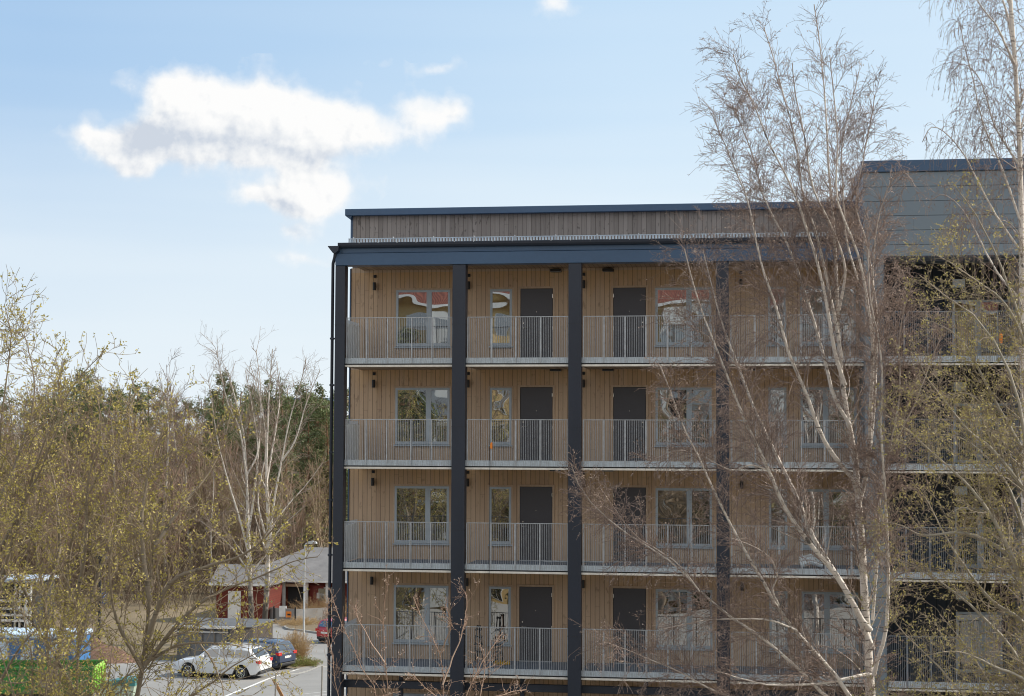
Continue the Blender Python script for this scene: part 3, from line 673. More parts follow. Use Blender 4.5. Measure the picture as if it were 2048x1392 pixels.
def plant(name, label, cat, base, stems, m_bark, levels, leaf, seed, group=None, sides=8, trunk_to_ground=True):
    """stems: (points, d0, d1, r0, r1); levels: sprout settings; leaf: (material, per-path, kw, part name)"""
    rng = rngm(seed); K = 26
    P = np.array([stem3(s[0], s[1], s[2], K) for s in stems]); R = np.array([s[4]+(s[3]-s[4])*(1-np.linspace(0, 1, K))**1.35 for s in stems])
    org = (base[0], base[1], gz(base[1]))
    root = empty(name, org, label, cat, group)
    # knobbly stems: small smooth wander
    P = P+np.cumsum(rng.normal(size=P.shape)*.006, axis=1)*np.minimum(1, np.arange(K)/4.)[None, :, None]
    V, Q, A = join([(P, R, sides)]); mesh_arr('trunk', V, [Q], m_bark, root, True, A, org)
    parts = []; cp, crr = P, R; last = None
    src = {0: (P, R)}
    for li, lv in enumerate(levels):
        lv = dict(lv); frm = lv.pop('of', [li]); sel = lv.pop('sel', None); sd_ = lv.pop('sides', 3); nP, nR = [], []
        for f_ in frm:
            a_, b_ = src[f_]; p, r = sprout(*((a_[sel], b_[sel]) if sel else (a_, b_)), rng=rng, **lv); nP.append(p); nR.append(r)
        p, r = np.concatenate(nP), np.concatenate(nR); src[li+1] = (p, r); parts.append((p, r, sd_))
    V, Q, A = join(parts); cr = mesh_arr('crown', V, [Q], m_bark, root, False, A, org)
    if leaf:
        lm, per, kw, frm, nm = leaf
        VV, QQ, n = [], [], 0
        for f_ in frm:
            v, q = leaves_on(src[f_][0], per, rng, **kw); VV.append(v); QQ.append(q+n); n += len(v)
        mesh_arr(nm, np.vstack(VV), [np.vstack(QQ)], lm, cr, False, None, org)
    return root, sum(len(p[0]) for p in parts)
def px2r(w, d): return w/2*d/F
# --- the big birch before the block
dB = 34.0
def S(pts, w0, w1, dz0=0, dz1=0, d=dB): k = .50 if d == dB else .75; return (pts, d+dz0, d+dz1, px2r(w0*k, d), px2r(max(1.3, w1*.75), d))
gb = [(1752, 2080), (1750, 1800), (1748, 1560)]
BS = [S(gb+[(1745, 1392), (1738, 1290), (1731, 1180), (1724, 1050), (1717, 970), (1711, 900), (1699, 840), (1687, 770), (1680, 700), (1676, 610), (1672, 520), (1667, 431), (1657, 323), (1652, 215), (1642, 100), (1628, 10)], 62, 2.5, 0, .4),
 S([(1741, 1260), (1728, 1247), (1678, 1162), (1614, 1083), (1569, 1018), (1534, 939), (1514, 899), (1489, 849), (1465, 789), (1437, 720), (1405, 640), (1380, 560), (1365, 500)], 24, 3, 0, -1.5),
 S([(1746, 1300), (1698, 1192), (1654, 1123), (1619, 1063), (1599, 1008), (1569, 944), (1534, 874), (1499, 794), (1475, 730), (1440, 640), (1420, 560), (1405, 500)], 26, 3, 0, 1.6),
 S([(1715, 985), (1708, 960), (1678, 925), (1644, 874), (1614, 799), (1589, 740), (1569, 690), (1548, 610), (1520, 530), (1491, 395), (1463, 323), (1434, 259), (1422, 225)], 20, 2.5, 0, -1.2),
 S([(1700, 850), (1665, 790), (1640, 700), (1610, 600), (1575, 500), (1524, 395), (1502, 316), (1480, 260), (1465, 220)], 16, 2.5, .1, 1.2),
 S([(1690, 770), (1668, 700), (1650, 600), (1625, 500), (1595, 413), (1567, 345), (1534, 280), (1502, 201), (1475, 150), (1465, 110)], 17, 2.5, 0, -.8),
 S([(1684, 720), (1665, 600), (1640, 480), (1610, 388), (1595, 287), (1574, 201), (1552, 118), (1535, 60)], 15, 2.5, 0, .8),
 S([(1678, 620), (1690, 540), (1672, 470), (1631, 380), (1612, 280), (1590, 190), (1585, 130)], 12, 2.5, 0, -1.),
 S([(1720, 1000), (1738, 919), (1743, 799), (1747, 700), (1735, 600), (1712, 500), (1674, 395), (1674, 287), (1664, 180), (1655, 110)], 20, 2.5, 0, -.9),
 S([(1738, 919), (1748, 800), (1752, 690), (1748, 590), (1730, 480), (1710, 413), (1721, 341), (1743, 240), (1750, 190)], 14, 2.5, 0, 1.1),
 S([(1715, 560), (1695, 470), (1689, 395), (1687, 300), (1700, 223), (1717, 144)], 9, 2.2, 0, .7),
 S([(1748, 690), (1745, 600), (1750, 500), (1765, 420), (1790, 360), (1815, 350), (1835, 380)], 8, 2., 0, -1.2),
 S([(1748, 1350), (1755, 1321), (1773, 1262), (1778, 1172), (1775, 1048), (1768, 949), (1763, 849), (1768, 760), (1762, 680), (1745, 600), (1742, 500)], 17, 3, -.2, -1.3),
 S([(1745, 1240), (1755, 1122), (1760, 998), (1768, 934), (1798, 864), (1823, 814), (1857, 720), (1880, 660)], 13, 2.5, 0, -1.),
 S([(1768, 940), (1790, 850), (1800, 760), (1798, 690), (1810, 620), (1830, 560)], 9, 2, -.3, -1.6),
 S(gb[1:]+[(1735, 1440), (1699, 1392), (1671, 1349), (1593, 1260), (1558, 1211), (1544, 1183), (1509, 1126), (1473, 1062), (1449, 1013), (1420, 950), (1399, 905), (1370, 850), (1345, 780), (1325, 730)], 30, 3, 0, -2.2),
 S(gb[1:]+[(1720, 1450), (1650, 1392), (1615, 1356), (1526, 1278), (1456, 1232), (1399, 1183), (1364, 1144), (1328, 1115), (1240, 1059), (1184, 1009), (1150, 960), (1138, 925)], 24, 2.5, 0, -2.8),
 S([(1700, 1470), (1600, 1440), (1456, 1390), (1385, 1356), (1332, 1330), (1261, 1300), (1220, 1285)], 14, 2, -.5, -3.),
 S([(1748, 1348), (1710, 1352), (1660, 1365), (1600, 1372), (1540, 1372), (1480, 1360), (1430, 1345)], 16, 2.5, 0, -2.),
 S([(1558, 1211), (1545, 1180), (1552, 1150), (1540, 1120), (1500, 1090), (1460, 1075)], 8, 2, -1.3, -2.4),
 S([(1534, 939), (1500, 930), (1460, 940), (1400, 910), (1350, 905), (1300, 930)], 7, 2, -.6, -2.),
 S([(1593, 1260), (1540, 1240), (1460, 1235), (1400, 1240), (1330, 1255)], 8, 2, -1.0, -2.6),
 S([(1475, 730), (1440, 690), (1400, 660), (1360, 640), (1320, 645)], 6, 1.8, 1.2, .4),
 S([(1399, 1183), (1350, 1120), (1280, 1075), (1230, 1010), (1200, 970)], 6, 1.8, -1.9, -3.0),
]
cnt = {}
_, cnt['birch'] = plant('birch_tree', 'tall many-stemmed white birch without leaves standing before the timber facade', 'tree', dep(1752, 2080, dB), BS, M_birch,
 [dict(per_m=6.5, t0=.2, ang=(20, 52), L=(.6, 2.0), K=9, rr=.30, tip=.3, wig=.08, up=.09, grav=.10, rmin=.0035, maxr=.014, sides=4),
  dict(of=[0], sel=[1, 2, 3, 4, 9, 12, 13, 14]+list(range(15, 24)), per_m=6.5, t0=.25, ang=(25, 60), L=(.6, 1.7), K=8, rr=.30, tip=.3, wig=.09, up=.02, grav=.35, rmin=.0035, maxr=.010, sides=4),
  dict(per_m=7.5, t0=.12, ang=(22, 55), L=(.3, .95), K=5, rr=.6, tip=.6, wig=.05, up=.03, grav=.45, rmin=.0038, maxr=.0055, of=[0, 1, 2]),
  dict(per_m=11., t0=.1, ang=(22, 60), L=(.08, .28), K=3, rr=.8, tip=.8, wig=.06, grav=.6, rmin=.0031, of=[3])],
 (M_catkin, .9, dict(size=(.026, .06), jit=.008, aspect=.26, t0=.35, hang=.3), [4], 'catkins'), 11)
# --- weeping birch at the right edge
dW = 37.
BW = [S([(2070, 2080), (2062, 1500), (2048, 900), (2042, 500), (2036, 270), (2028, 130), (2020, 0), (2010, -160)], 34, 10, 0, 0, dW),
 S([(2040, 440), (2000, 330), (1965, 250), (1940, 150), (1925, 90), (1915, 40)], 7, 2, 0, -.8, dW),
 S([(2038, 330), (1990, 250), (1960, 160), (1925, 130), (1905, 150)], 7, 2, 0, .8, dW),
 S([(2030, 130), (2000, 60), (1970, 20), (1935, -20), (1905, -10)], 7, 2, 0, -1, dW),
 S([(2026, 90), (2010, 20), (1975, -60), (1930, -80), (1900, -60)], 8, 2, 0, .6, dW),
 S([(2040, 500), (1985, 420), (1940, 330), (1900, 270), (1865, 250), (1845, 280)], 7, 2, 0, -1.1, dW),
 S([(2042, 600), (1990, 540), (1930, 430), (1890, 390), (1860, 400)], 7, 2, 0, .9, dW),
 S([(2034, 230), (2060, 130), (2075, 60), (2090, 0)], 7, 2, 0, -.5, dW),
 S([(2036, 290), (2055, 200), (2080, 170), (2100, 190)], 7, 2, 0, .5, dW),
 S([(2020, 10), (1990, -50), (1960, -120), (1930, -130)], 7, 2, 0, .5, dW)]
plant('birch_tree', 'weeping birch with long hanging twigs and a single pale trunk at the right edge', 'tree', dep(2070, 2080, dW), BW, M_birch,
 [dict(per_m=5.5, t0=.12, ang=(25, 60), L=(.5, 1.5), K=8, rr=.3, tip=.4, wig=.08, up=.18, grav=.35, rmin=.004, maxr=.015, sides=4),
  dict(per_m=8.5, t0=.1, ang=(30, 80), L=(.5, 1.5), K=8, rr=.6, tip=.6, wig=.05, up=-.35, grav=1.3, rmin=.003, maxr=.005, of=[0, 1]),
  dict(per_m=8., t0=.15, ang=(15, 40), L=(.06, .2), K=3, rr=.9, tip=.8, wig=.1, grav=.9, rmin=.0028, of=[2])],
 (M_twigred, 1.0, dict(size=(.025, .05), jit=.008, aspect=.3, t0=.3, hang=.6), [3], 'catkins'), 12)
# --- sallow with opening leaves, right foreground
dR = 31.
def s_(pts, w0, w1, a=0, b_=0): return S(pts, w0, w1, a, b_, dR)
BR = [s_([(2150, 2150), (2135, 1800), (2110, 1500), (2075, 1250), (2055, 1050), (2040, 860), (2010, 740), (1950, 640), (1880, 590), (1830, 550)], 52, 2.5, 0, -.5),
 s_([(2075, 1250), (2010, 1080), (1950, 985), (1880, 920), (1810, 860), (1770, 835)], 16, 2.5, 0, -1.5),
 s_([(2110, 1500), (2040, 1330), (1960, 1230), (1890, 1170), (1820, 1130), (1775, 1120)], 18, 2.5, .3, 1.2),
 s_([(2065, 1150), (1990, 1090), (1920, 1065), (1850, 1070), (1790, 1045), (1740, 1050)], 14, 2.2, 0, .9),
 s_([(2045, 900), (1990, 800), (1930, 690), (1880, 650), (1840, 640)], 12, 2.2, 0, 1),
 s_([(2090, 900), (2060, 700), (2010, 550), (1965, 450), (1925, 390), (1905, 360)], 14, 2.2, .5, 0),
 s_([(2075, 760), (2020, 620), (1950, 560), (1890, 520), (1850, 500)], 10, 2, .5, -.6),
 s_([(2110, 1480), (2060, 1370), (1980, 1330), (1900, 1300), (1830, 1310)], 14, 2, 0, -1),
 s_([(2060, 1100), (2020, 980), (1960, 900), (1900, 870), (1850, 880)], 12, 2, 0, 1.6),
 s_([(2048, 980), (1990, 900), (1930, 850), (1860, 760), (1830, 700)], 12, 2, 0, -1.7),
 s_([(2110, 1500), (2030, 1430), (1950, 1400), (1870, 1400)], 12, 2, 0, .8),
 s_([(2130, 1700), (2000, 1520), (1900, 1440), (1810, 1400), (1760, 1370)], 18, 2.2, 0, -.8),
 s_([(2120, 1560), (2060, 1440), (1990, 1380), (1930, 1290), (1880, 1230)], 13, 2, 0, 1.4),
 s_([(2100, 1420), (2070, 1240), (2020, 1130), (1990, 1030), (1970, 960)], 13, 2, 0, .4),
 s_([(2120, 1560), (1990, 1460), (1880, 1340), (1800, 1260), (1770, 1200)], 12, 2, 0, -1.2),
 s_([(2060, 1020), (2000, 860), (1940, 790), (1880, 800), (1820, 790)], 10, 2, 0, .6),
 s_([(2080, 1300), (2040, 1240), (1980, 1200), (1900, 1100), (1850, 1000), (1820, 960)], 14, 2, 0, 1.8)]
plant('sallow_tree', 'spreading sallow with opening yellow-green leaves in front of the grey building', 'tree', dep(2150, 2150, dR), BR, M_willow2,
 [dict(per_m=9.5, t0=.1, ang=(25, 70), L=(.6, 1.8), K=9, rr=.32, maxr=.013, tip=.3, wig=.17, up=.08, rmin=.004, sides=4),
  dict(per_m=9., t0=.1, ang=(30, 70), L=(.25, .8), K=5, rr=.6, tip=.5, wig=.16, up=.05, rmin=.003, of=[1]),
  dict(per_m=7., t0=.1, ang=(30, 70), L=(.06, .18), K=3, rr=.8, tip=.7, wig=.1, up=.1, rmin=.0026, of=[2])],
 (M_leafr, 1.1, dict(size=(.03, .07), jit=.008, aspect=.5, t0=.3), [2, 3], 'leaves'), 13)
# --- willows on the left
dL = 32.
def w_(pts, w0, w1, a=0, b_=0): return S(pts, w0, w1, a, b_, dL)
WL = [
 ('willow tree with budding crown rising highest at the left edge', dep(-40, 2150, dL), [
  w_([(-45, 2150), (-42, 1800), (-40, 1500), (-20, 1200), (0, 1000), (5, 860), (20, 750), (28, 660), (15, 610)], 36, 2.5, 0, .5),
  w_([(-35, 1300), (20, 1100), (60, 960), (100, 850), (150, 760), (205, 705)], 17, 2, 0, -1.),
  w_([(-20, 1200), (-30, 1000), (-60, 800), (-50, 680)], 15, 2, 0, .5),
  w_([(0, 1000), (50, 880), (70, 780), (60, 700), (50, 650)], 12, 2, 0, 1.),
  w_([(-10, 1120), (40, 1020), (90, 920), (120, 830), (110, 760)], 12, 2, 0, -1.6),
  w_([(-30, 1420), (40, 1300), (90, 1250), (150, 1230)], 12, 2, 0, -1.)]),
 ('leaning willow with dark lower trunk behind the green skip', dep(100, 2150, dL+1), [
  w_([(115, 2150), (112, 1800), (105, 1500), (95, 1330), (85, 1200), (62, 1060), (45, 920), (70, 790)], 30, 2.5, 1, 1.5),
  w_([(100, 1400), (130, 1230), (145, 1090), (190, 970), (240, 870), (265, 800)], 18, 2.2, 1, 0),
  w_([(85, 1200), (118, 1100), (110, 980), (95, 880), (130, 770)], 14, 2, 1, 2.2),
  w_([(90, 1260), (40, 1160), (0, 1080), (-30, 1020)], 12, 2, 1, 0),
  w_([(110, 1360), (180, 1280), (230, 1200), (250, 1120)], 10, 2, 1, 2)]),
 ('willow with several crooked stems beside the end of the green skip', dep(170, 2150, dL-1), [
  w_([(175, 2150), (168, 1800), (160, 1500), (150, 1390), (157, 1290), (150, 1200), (118, 1140), (90, 1080), (60, 1050)], 30, 2.5, -1, -1.5),
  w_([(157, 1290), (195, 1150), (240, 1020), (265, 920), (255, 830), (270, 780)], 16, 2.2, -1, 0),
  w_([(152, 1210), (170, 1080), (175, 960), (200, 860), (190, 790)], 13, 2.2, -1, -2.),
  w_([(155, 1400), (110, 1310), (60, 1240), (20, 1210)], 14, 2, -1, -2),
  w_([(160, 1500), (210, 1400), (260, 1350), (330, 1330)], 12, 2, -1, 0)]),
 ('wide willow whose low limbs reach over the parked white car', dep(270, 2150, dL-2), [
  w_([(262, 2150), (262, 1800), (262, 1500), (285, 1340), (300, 1200), (307, 1100), (330, 1000), (370, 910), (395, 840)], 34, 2.5, -2, -1),
  w_([(295, 1280), (340, 1165), (420, 1130), (490, 1105), (550, 1050), (590, 985)], 15, 2.2, -2, -3),
  w_([(300, 1320), (350, 1292), (400, 1288), (455, 1290), (500, 1300)], 9, 2, -2, -3),
  w_([(300, 1200), (283, 1060), (300, 930), (335, 830), (340, 780)], 15, 2.2, -2, -1.2),
  w_([(290, 1330), (370, 1230), (440, 1180), (520, 1150), (590, 1120), (640, 1110)], 13, 2, -2, -2.6),
  w_([(310, 1090), (370, 1010), (420, 950), (450, 880), (460, 840)], 11, 2, -2, -.8),
  w_([(285, 1340), (230, 1230), (215, 1120), (225, 1020)], 12, 2, -2, -3),
  w_([(400, 1288), (430, 1340), (445, 1392), (440, 1440)], 5, 2, -2.5, -3),
  w_([(262, 1500), (340, 1420), (420, 1370), (470, 1330), (540, 1290)], 11, 2, -2, -3)]),
 ('low many-stemmed willow at the bottom left corner before the green skip', dep(60, 2150, dL-3), [
  w_([(70, 2150), (66, 1800), (60, 1560), (40, 1420), (10, 1320), (-10, 1230), (-5, 1160)], 16, 2, -3, -3.5),
  w_([(66, 1800), (70, 1560), (60, 1430), (65, 1330), (50, 1240), (30, 1170)], 12, 2, -3, -2.4),
  w_([(66, 1800), (90, 1580), (120, 1450), (125, 1360), (150, 1280), (180, 1220)], 12, 2, -3, -3.8),
  w_([(70, 1700), (130, 1540), (190, 1440), (215, 1370), (225, 1290)], 11, 2, -3, -2.6),
  w_([(66, 1800), (30, 1600), (-10, 1480), (-30, 1400), (-40, 1300)], 11, 2, -3, -3.),
  w_([(90, 1600), (100, 1480), (90, 1400), (100, 1310), (85, 1210)], 10, 2, -3, -3.4)]),
]
for i, (lab, bs, st) in enumerate(WL):
    plant('willow_tree', lab, 'tree', bs, st, M_willow,
     [dict(per_m=5.6, t0=.14, ang=(25, 70), L=(.7, 2.2), K=9, rr=.32, maxr=.018, tip=.3, wig=.18, up=.14, rmin=.005, sides=4),
      dict(per_m=4.6, t0=.1, ang=(30, 70), L=(.3, 1.), K=6, rr=.6, tip=.6, wig=.15, up=.12, rmin=.0058, maxr=.008, of=[0, 1]),
      dict(per_m=3.4, t0=.1, ang=(30, 70), L=(.12, .34), K=3, rr=.8, tip=.8, wig=.12, up=.15, rmin=.0048, of=[2])],
     (M_leafy, 3.1, dict(size=(.036, .076), jit=.022, aspect=.55, t0=.3), [2, 3], 'leaves'), 20+i)
# --- birch saplings at the bottom
dS = 27.
def q_(pts, w0, w1, a=0, b_=0): return S(pts, w0, w1, a, b_, dS)
SP = [('slim birch sapling leaning left before the first balcony bay', [(770, 2250), (765, 1700), (755, 1400), (732, 1352), (716, 1310), (689, 1252), (672, 1205), (662, 1170)], []),
 ('upright birch sapling before the widest window of the lowest balcony', [(785, 2250), (780, 1700), (776, 1392), (772, 1339), (768, 1286), (766, 1220), (776, 1155)], [[(772, 1330), (740, 1270), (720, 1230), (715, 1205)]]),
 ('branching birch sapling before the second dark column', [(900, 2250), (892, 1700), (885, 1392), (885, 1352), (875, 1296), (856, 1265), (835, 1220), (825, 1195)], [[(885, 1370), (905, 1320), (925, 1270), (935, 1200), (932, 1180)], [(880, 1310), (895, 1270), (900, 1240), (890, 1210)], [(892, 1500), (930, 1400), (960, 1330), (985, 1290), (1005, 1260)]]),
 ('low bushy birch sapling at the bottom between two dark columns', [(960, 2250), (955, 1700), (945, 1450), (935, 1392), (950, 1350), (990, 1310)], [[(945, 1450), (980, 1400), (1020, 1385), (1060, 1380)], [(950, 1500), (900, 1420), (850, 1380), (820, 1350)], [(955, 1480), (960, 1400), (970, 1340), (960, 1290)]]),
 ('low birch sapling at the bottom left corner of the facade', [(700, 2250), (705, 1700), (690, 1450), (672, 1392), (668, 1330), (655, 1250), (660, 1200)], [[(690, 1450), (740, 1400), (800, 1385)]])]
for i, (lab, pts, br) in enumerate(SP):
    plant('birch_sapling', lab, 'sapling', dep(pts[0][0], pts[0][1], dS), [q_(pts, 7, 1.6, 0, .5*(-1)**i)]+[q_(b_, 5, 1.8, 0, .8*(-1)**j) for j, b_ in enumerate(br)], M_sapl,
     [dict(per_m=10.0, t0=.5, ang=(25, 60), L=(.25, .9), K=6, rr=.6, tip=.5, wig=.14, up=.10, rmin=.0035),
      dict(per_m=7.0, t0=.1, ang=(30, 70), L=(.08, .3), K=4, rr=.7, tip=.7, wig=.16, up=.0, rmin=.003, maxr=.004, of=[0, 1])],
     (M_catkin, 1.8, dict(size=(.03, .055), jit=.006, aspect=.3, t0=.4), [2], 'catkins'), 40+i, sides=6)
# --- two old birches by the red house
def far_birch(lab, base, stems, seed):
    plant('birch_tree', lab, 'tree', base, stems, M_birchfar,
     [dict(per_m=1.8, t0=.25, ang=(20, 55), L=(1.2, 3.8), K=7, rr=.4, maxr=.05, tip=.3, wig=.09, up=.12, rmin=.016, sides=4),
      dict(per_m=3.5, t0=.1, ang=(25, 60), L=(.5, 1.6), K=5, rr=.6, tip=.5, wig=.12, up=.05, rmin=.007, maxr=.02, of=[0, 1]),
      dict(per_m=1.8, t0=.1, ang=(25, 60), L=(.3, .8), K=3, rr=.8, tip=.8, wig=.1, rmin=.006, of=[2])], None, seed)
p1, p2 = onground(505, 1289), onground(528, 1289); dF = float(np.dot(p1-EYE, fw))
def f_(pts, w0, w1, a=0, b_=0): return S(pts, w0, w1, a, b_, dF)
far_birch('left of the two old birches by the red house, forking into white limbs', p1, [
 f_([(507, 1289), (503, 1230), (500, 1150), (497, 1060), (494, 960), (488, 870), (470, 790), (452, 735)], 17, 2, 0, 1),
 f_([(500, 1120), (480, 1040), (455, 960), (435, 880), (425, 810), (418, 760)], 7, 1.5, 0, -2),
 f_([(498, 1060), (512, 960), (520, 870), (522, 780), (512, 700)], 7, 1.5, 0, 2),
 f_([(495, 960), (478, 860), (452, 800), (430, 700)], 6, 1.5, 0, -1),
 f_([(501, 1150), (470, 1100), (440, 1070), (400, 1040)], 6, 1.5, 0, -2),
 f_([(494, 950), (515, 900), (505, 820), (490, 740)], 5, 1.4, 0, 2)], 51)
far_birch('right of the two old birches by the red house, with a knotted dark foot', p2, [
 f_([(524, 1289), (530, 1235), (535, 1150), (537, 1050), (533, 940), (536, 840), (540, 760), (545, 700)], 18, 2, 0, 0),
 f_([(536, 1120), (548, 1010), (565, 920), (580, 840), (600, 770), (612, 720)], 8, 1.6, 0, -2),
 f_([(537, 1060), (575, 1010), (610, 970), (640, 930)], 5, 1.4, 0, 1),
 f_([(534, 960), (550, 870), (560, 800), (556, 720)], 6, 1.5, 0, 2),
 f_([(565, 920), (590, 880), (615, 800), (640, 740)], 5, 1.4, -1, -2),
 f_([(536, 1090), (515, 1000), (530, 900), (520, 800), (500, 730)], 6, 1.5, 0, 1)], 52)
#PART3
# ------------------------------------------------------------------ cars
def carpaint(name, col, metal=.0):
    m, t, b = mat(name); o = t.obj(); n = t.noise(o, 3., 4); t.put(b.inputs['Base Color'], t.ramp(n, [(.3, tuple(c*.86 for c in col)), (.7, col)]))
    b.inputs['Roughness'].default_value = .35; b.inputs['Metallic'].default_value = metal; b.inputs['Coat Weight'].default_value = 1.; b.inputs['Coat Roughness'].default_value = .05; return m
M_cglass = glassmat('car_glass', (.012, .013, .015), .28, .0)
M_red = paint('tail_lamp', (.55, .02, .02), .2, var=.05); M_clear = paint('clear_lamp', (.7, .72, .75), .15, var=.05); M_plastic = paint('dark_plastic', (.03, .03, .032), .6)
M_plate_w = paint('plate_white', (.75, .75, .73), .4, var=.03)
def car(label, x, y, heading, L, Wd, H, wb, fo, body_pts, roof_pts, belt, col, rails=False):
    """front of the car at +X before turning; body_pts: (x, z) of the lower body's top line; roof_pts: greenhouse line"""
    z0 = gz(y)+.006; root = empty('parked_car', (x, y, z0), label, 'car', None, heading)
    xs = np.unique(np.r_[np.linspace(-L/2, L/2, 45), [-L/2+.02, L/2-.02]]); R_ = .33
    xf, xr = L/2-fo, L/2-fo-wb
    def nose(x): return 1-(max(0, (abs(x)-(L/2-.75))/.75))**2.6*.26
    top = lambda x: float(np.interp(x, [p[0] for p in body_pts], [p[1] for p in body_pts]))
    V, Q = [], []; prof = []
    for x_ in xs:
        w = Wd/2*nose(x_); zt = top(x_); lo = .22
        for wc in (xf, xr):
            d = abs(x_-wc)
            if d < R_+.06: lo = max(lo, math.sqrt((R_+.06)**2-d*d)+.31)
        if abs(x_) > L/2-.25: lo = max(lo, .22+.22*(abs(x_)-(L/2-.25))/.25)
        lo = min(lo, zt-.12); m1 = lo+(zt-lo)*.35; m2 = lo+(zt-lo)*.75
        sec = [(w*.86, lo-.0), (w*.98, lo+.02), (w*1.0, m1), (w*.99, m2), (w*.955, zt-.02), (w*.90, zt), (w*.45, zt+.025), (0, zt+.035)]
        prof.append([(x_, s, z) for s, z in sec])
    n = len(prof[0])
    for side in (1, -1):
        base = len(V)
        for pr in prof: V += [(a, b_*side, c_) for a, b_, c_ in pr]
        for i in range(len(prof)-1):
            for j in range(n-1):
                q = (base+i*n+j, base+(i+1)*n+j, base+(i+1)*n+j+1, base+i*n+j+1); Q.append(q if side > 0 else q[::-1])
    # end caps
    m_ = MB(); m_.v = V; m_.f = Q
    for i in (0, len(prof)-1):
        for side in (1, -1):
            pr = prof[i]; k = len(m_.v); m_.v += [(a, b_*side, c_) for a, b_, c_ in pr]+[(pr[0][0], 0, pr[0][2])]; m_.f.append(tuple(range(k, k+n+1)))
    P_ = carpaint('car_paint_'+label.split()[0], col)
    body = m_.build('body', P_, root, (0, 0, 0), True)
    # greenhouse
    gx = [p[0] for p in roof_pts]; rf = lambda x: float(np.interp(x, gx, [p[1] for p in roof_pts]))
    xg = np.unique(np.r_[np.linspace(gx[0], gx[-1], 27), gx]); V, Q = [], []; pr2 = []
    for x_ in xg:
        zt = rf(x_); zb = top(x_)-.02; w = Wd/2*nose(x_)*.93; h = max(0, (zt-zb)/(H-belt)); wt = w*(1-.16*min(1, h)); zt2 = max(zt, zb+.01)
        pr2.append([(x_, w, zb), (x_, wt+(w-wt)*.12, zt2-.09*min(1, h)), (x_, wt*.93, zt2-.015), (x_, wt*.5, zt2+.012), (x_, 0, zt2+.018)])
    n = 5; m_ = MB()
    for side in (1, -1):
        base = len(m_.v)
        for pr in pr2: m_.v += [(a, b_*side, c_) for a, b_, c_ in pr]
        for i in range(len(pr2)-1):
            for j in range(n-1): m_.f.append((base+i*n+j, base+(i+1)*n+j, base+(i+1)*n+j+1, base+i*n+j+1))
    m_.build('roof', P_, root, (0, 0, 0), True)
    # side windows
    xa, xb = roof_pts[0][0]+.30, roof_pts[-1][0]-.42
    cuts = np.linspace(xa, xb, 4 if L > 4.3 else 3)
    for side in (1, -1):
        for a, b_ in zip(cuts[:-1], cuts[1:]):
            g_ = MB(); xx = np.linspace(a+.035, b_-.035, 7); up_, dn = [], []
            for x_ in xx:
                zt = rf(x_); zb = top(x_)-.02; w = Wd/2*nose(x_)*.93; h = max(0, (zt-zb)/(H-belt)); wt = w*(1-.16*min(1, h)); wm = wt+(w-wt)*.12; zm = max(zt, zb)-.09*min(1, h)
                f0, f1 = .13, .97
                if zm-zb < .1: f1 = .2
                dn.append((x_, (w+(wm-w)*f0+.008)*side, zb+(zm-zb)*f0)); up_.append((x_, (w+(wm-w)*f1+.008)*side, zb+(zm-zb)*f1))
            for i in range(len(xx)-1): g_.quad(dn[i], dn[i+1], up_[i+1], up_[i])
            g_.build('side_window', M_cglass, root, (0, 0, 0))
    # windscreen and rear window follow the slopes of the roof line
    for (p, q, nm) in ((roof_pts[0], roof_pts[1], 'rear_window'), (roof_pts[-1], roof_pts[-2], 'windscreen')):
        w = Wd/2*nose(p[0])*.93; g_ = MB(); s = -1 if nm == 'rear_window' else 1
        a = np.array([p[0]+(q[0]-p[0])*.12, p[1]+(q[1]-p[1])*.12]); b_ = np.array([p[0]+(q[0]-p[0])*.9, p[1]+(q[1]-p[1])*.9]); o_ = .03
        g_.quad((a[0]+s*o_, -w*.86, a[1]), (a[0]+s*o_, w*.86, a[1]), (b_[0]+s*o_, w*.70, b_[1]+.02), (b_[0]+s*o_, -w*.70, b_[1]+.02)); g_.build(nm, M_cglass, root, (0, 0, 0))
    for wc in (xf, xr):
        for side in (1, -1):
            yy = side*(Wd/2-.11); T_ = MB().lathe((wc, yy, R_-.005), [(.20, -.10), (.30, -.10), (R_-.01, -.08), (R_, -.03), (R_, .03), (R_-.01, .08), (.30, .10), (.21, .10)], 1, 28).build('wheel', M_rubber, root, (0, 0, 0), True)
            rm = MB(); o_ = side*.085
            rm.lathe((wc, yy+o_, R_-.005), [(.045, .018*side), (.05, -.01*side)], 1, 12)
            for k in range(10):
                a = k*math.pi/5; c_, s_ = math.cos(a), math.sin(a)
                rm.tube([(wc+c_*.03, yy+o_, R_+s_*.03), (wc+c_*.205, yy+o_+.01*side, R_+s_*.205)], .016, 5)
            rg = [(wc+.21*math.cos(a), yy+o_+.012*side, R_+.21*math.sin(a)) for a in np.linspace(0, 2*math.pi, 25)]; rm.tube(rg, .014, 5, cap=False)
            rm.build('rim', M_chrome, T_, (0, 0, 0), True)
            MB().lathe((wc, yy+side*.0, R_-.005), [(.2, -.06), (.2, .06)], 1, 20).build('brake_well', M_black, T_, (0, 0, 0))
    for side in (1, -1):
        zt = top(-L/2+.1)
        MB().prism([(-L/2-.004, zt-.06), (-L/2+.40, zt-.04), (-L/2+.24, zt-.14), (-L/2-.004, zt-.20)], 1, side*(Wd/2*.82+.03), side*(Wd/2*.55)).build('tail_light', M_red, root, (0, 0, 0))
        zt = top(L/2-.2)
        MB().prism([(L/2+.006, zt-.05), (L/2-.42, zt+.0), (L/2-.38, zt-.13), (L/2+.006, zt-.20)], 1, side*(Wd/2*.90), side*(Wd/2*.48)).build('headlight', M_clear, root, (0, 0, 0))
        MB().box(xf-.85, xf-.65, side*(Wd/2*.93), side*(Wd/2+.13), belt-.02, belt+.12, .03).build('mirror', P_, root, (0, 0, 0))
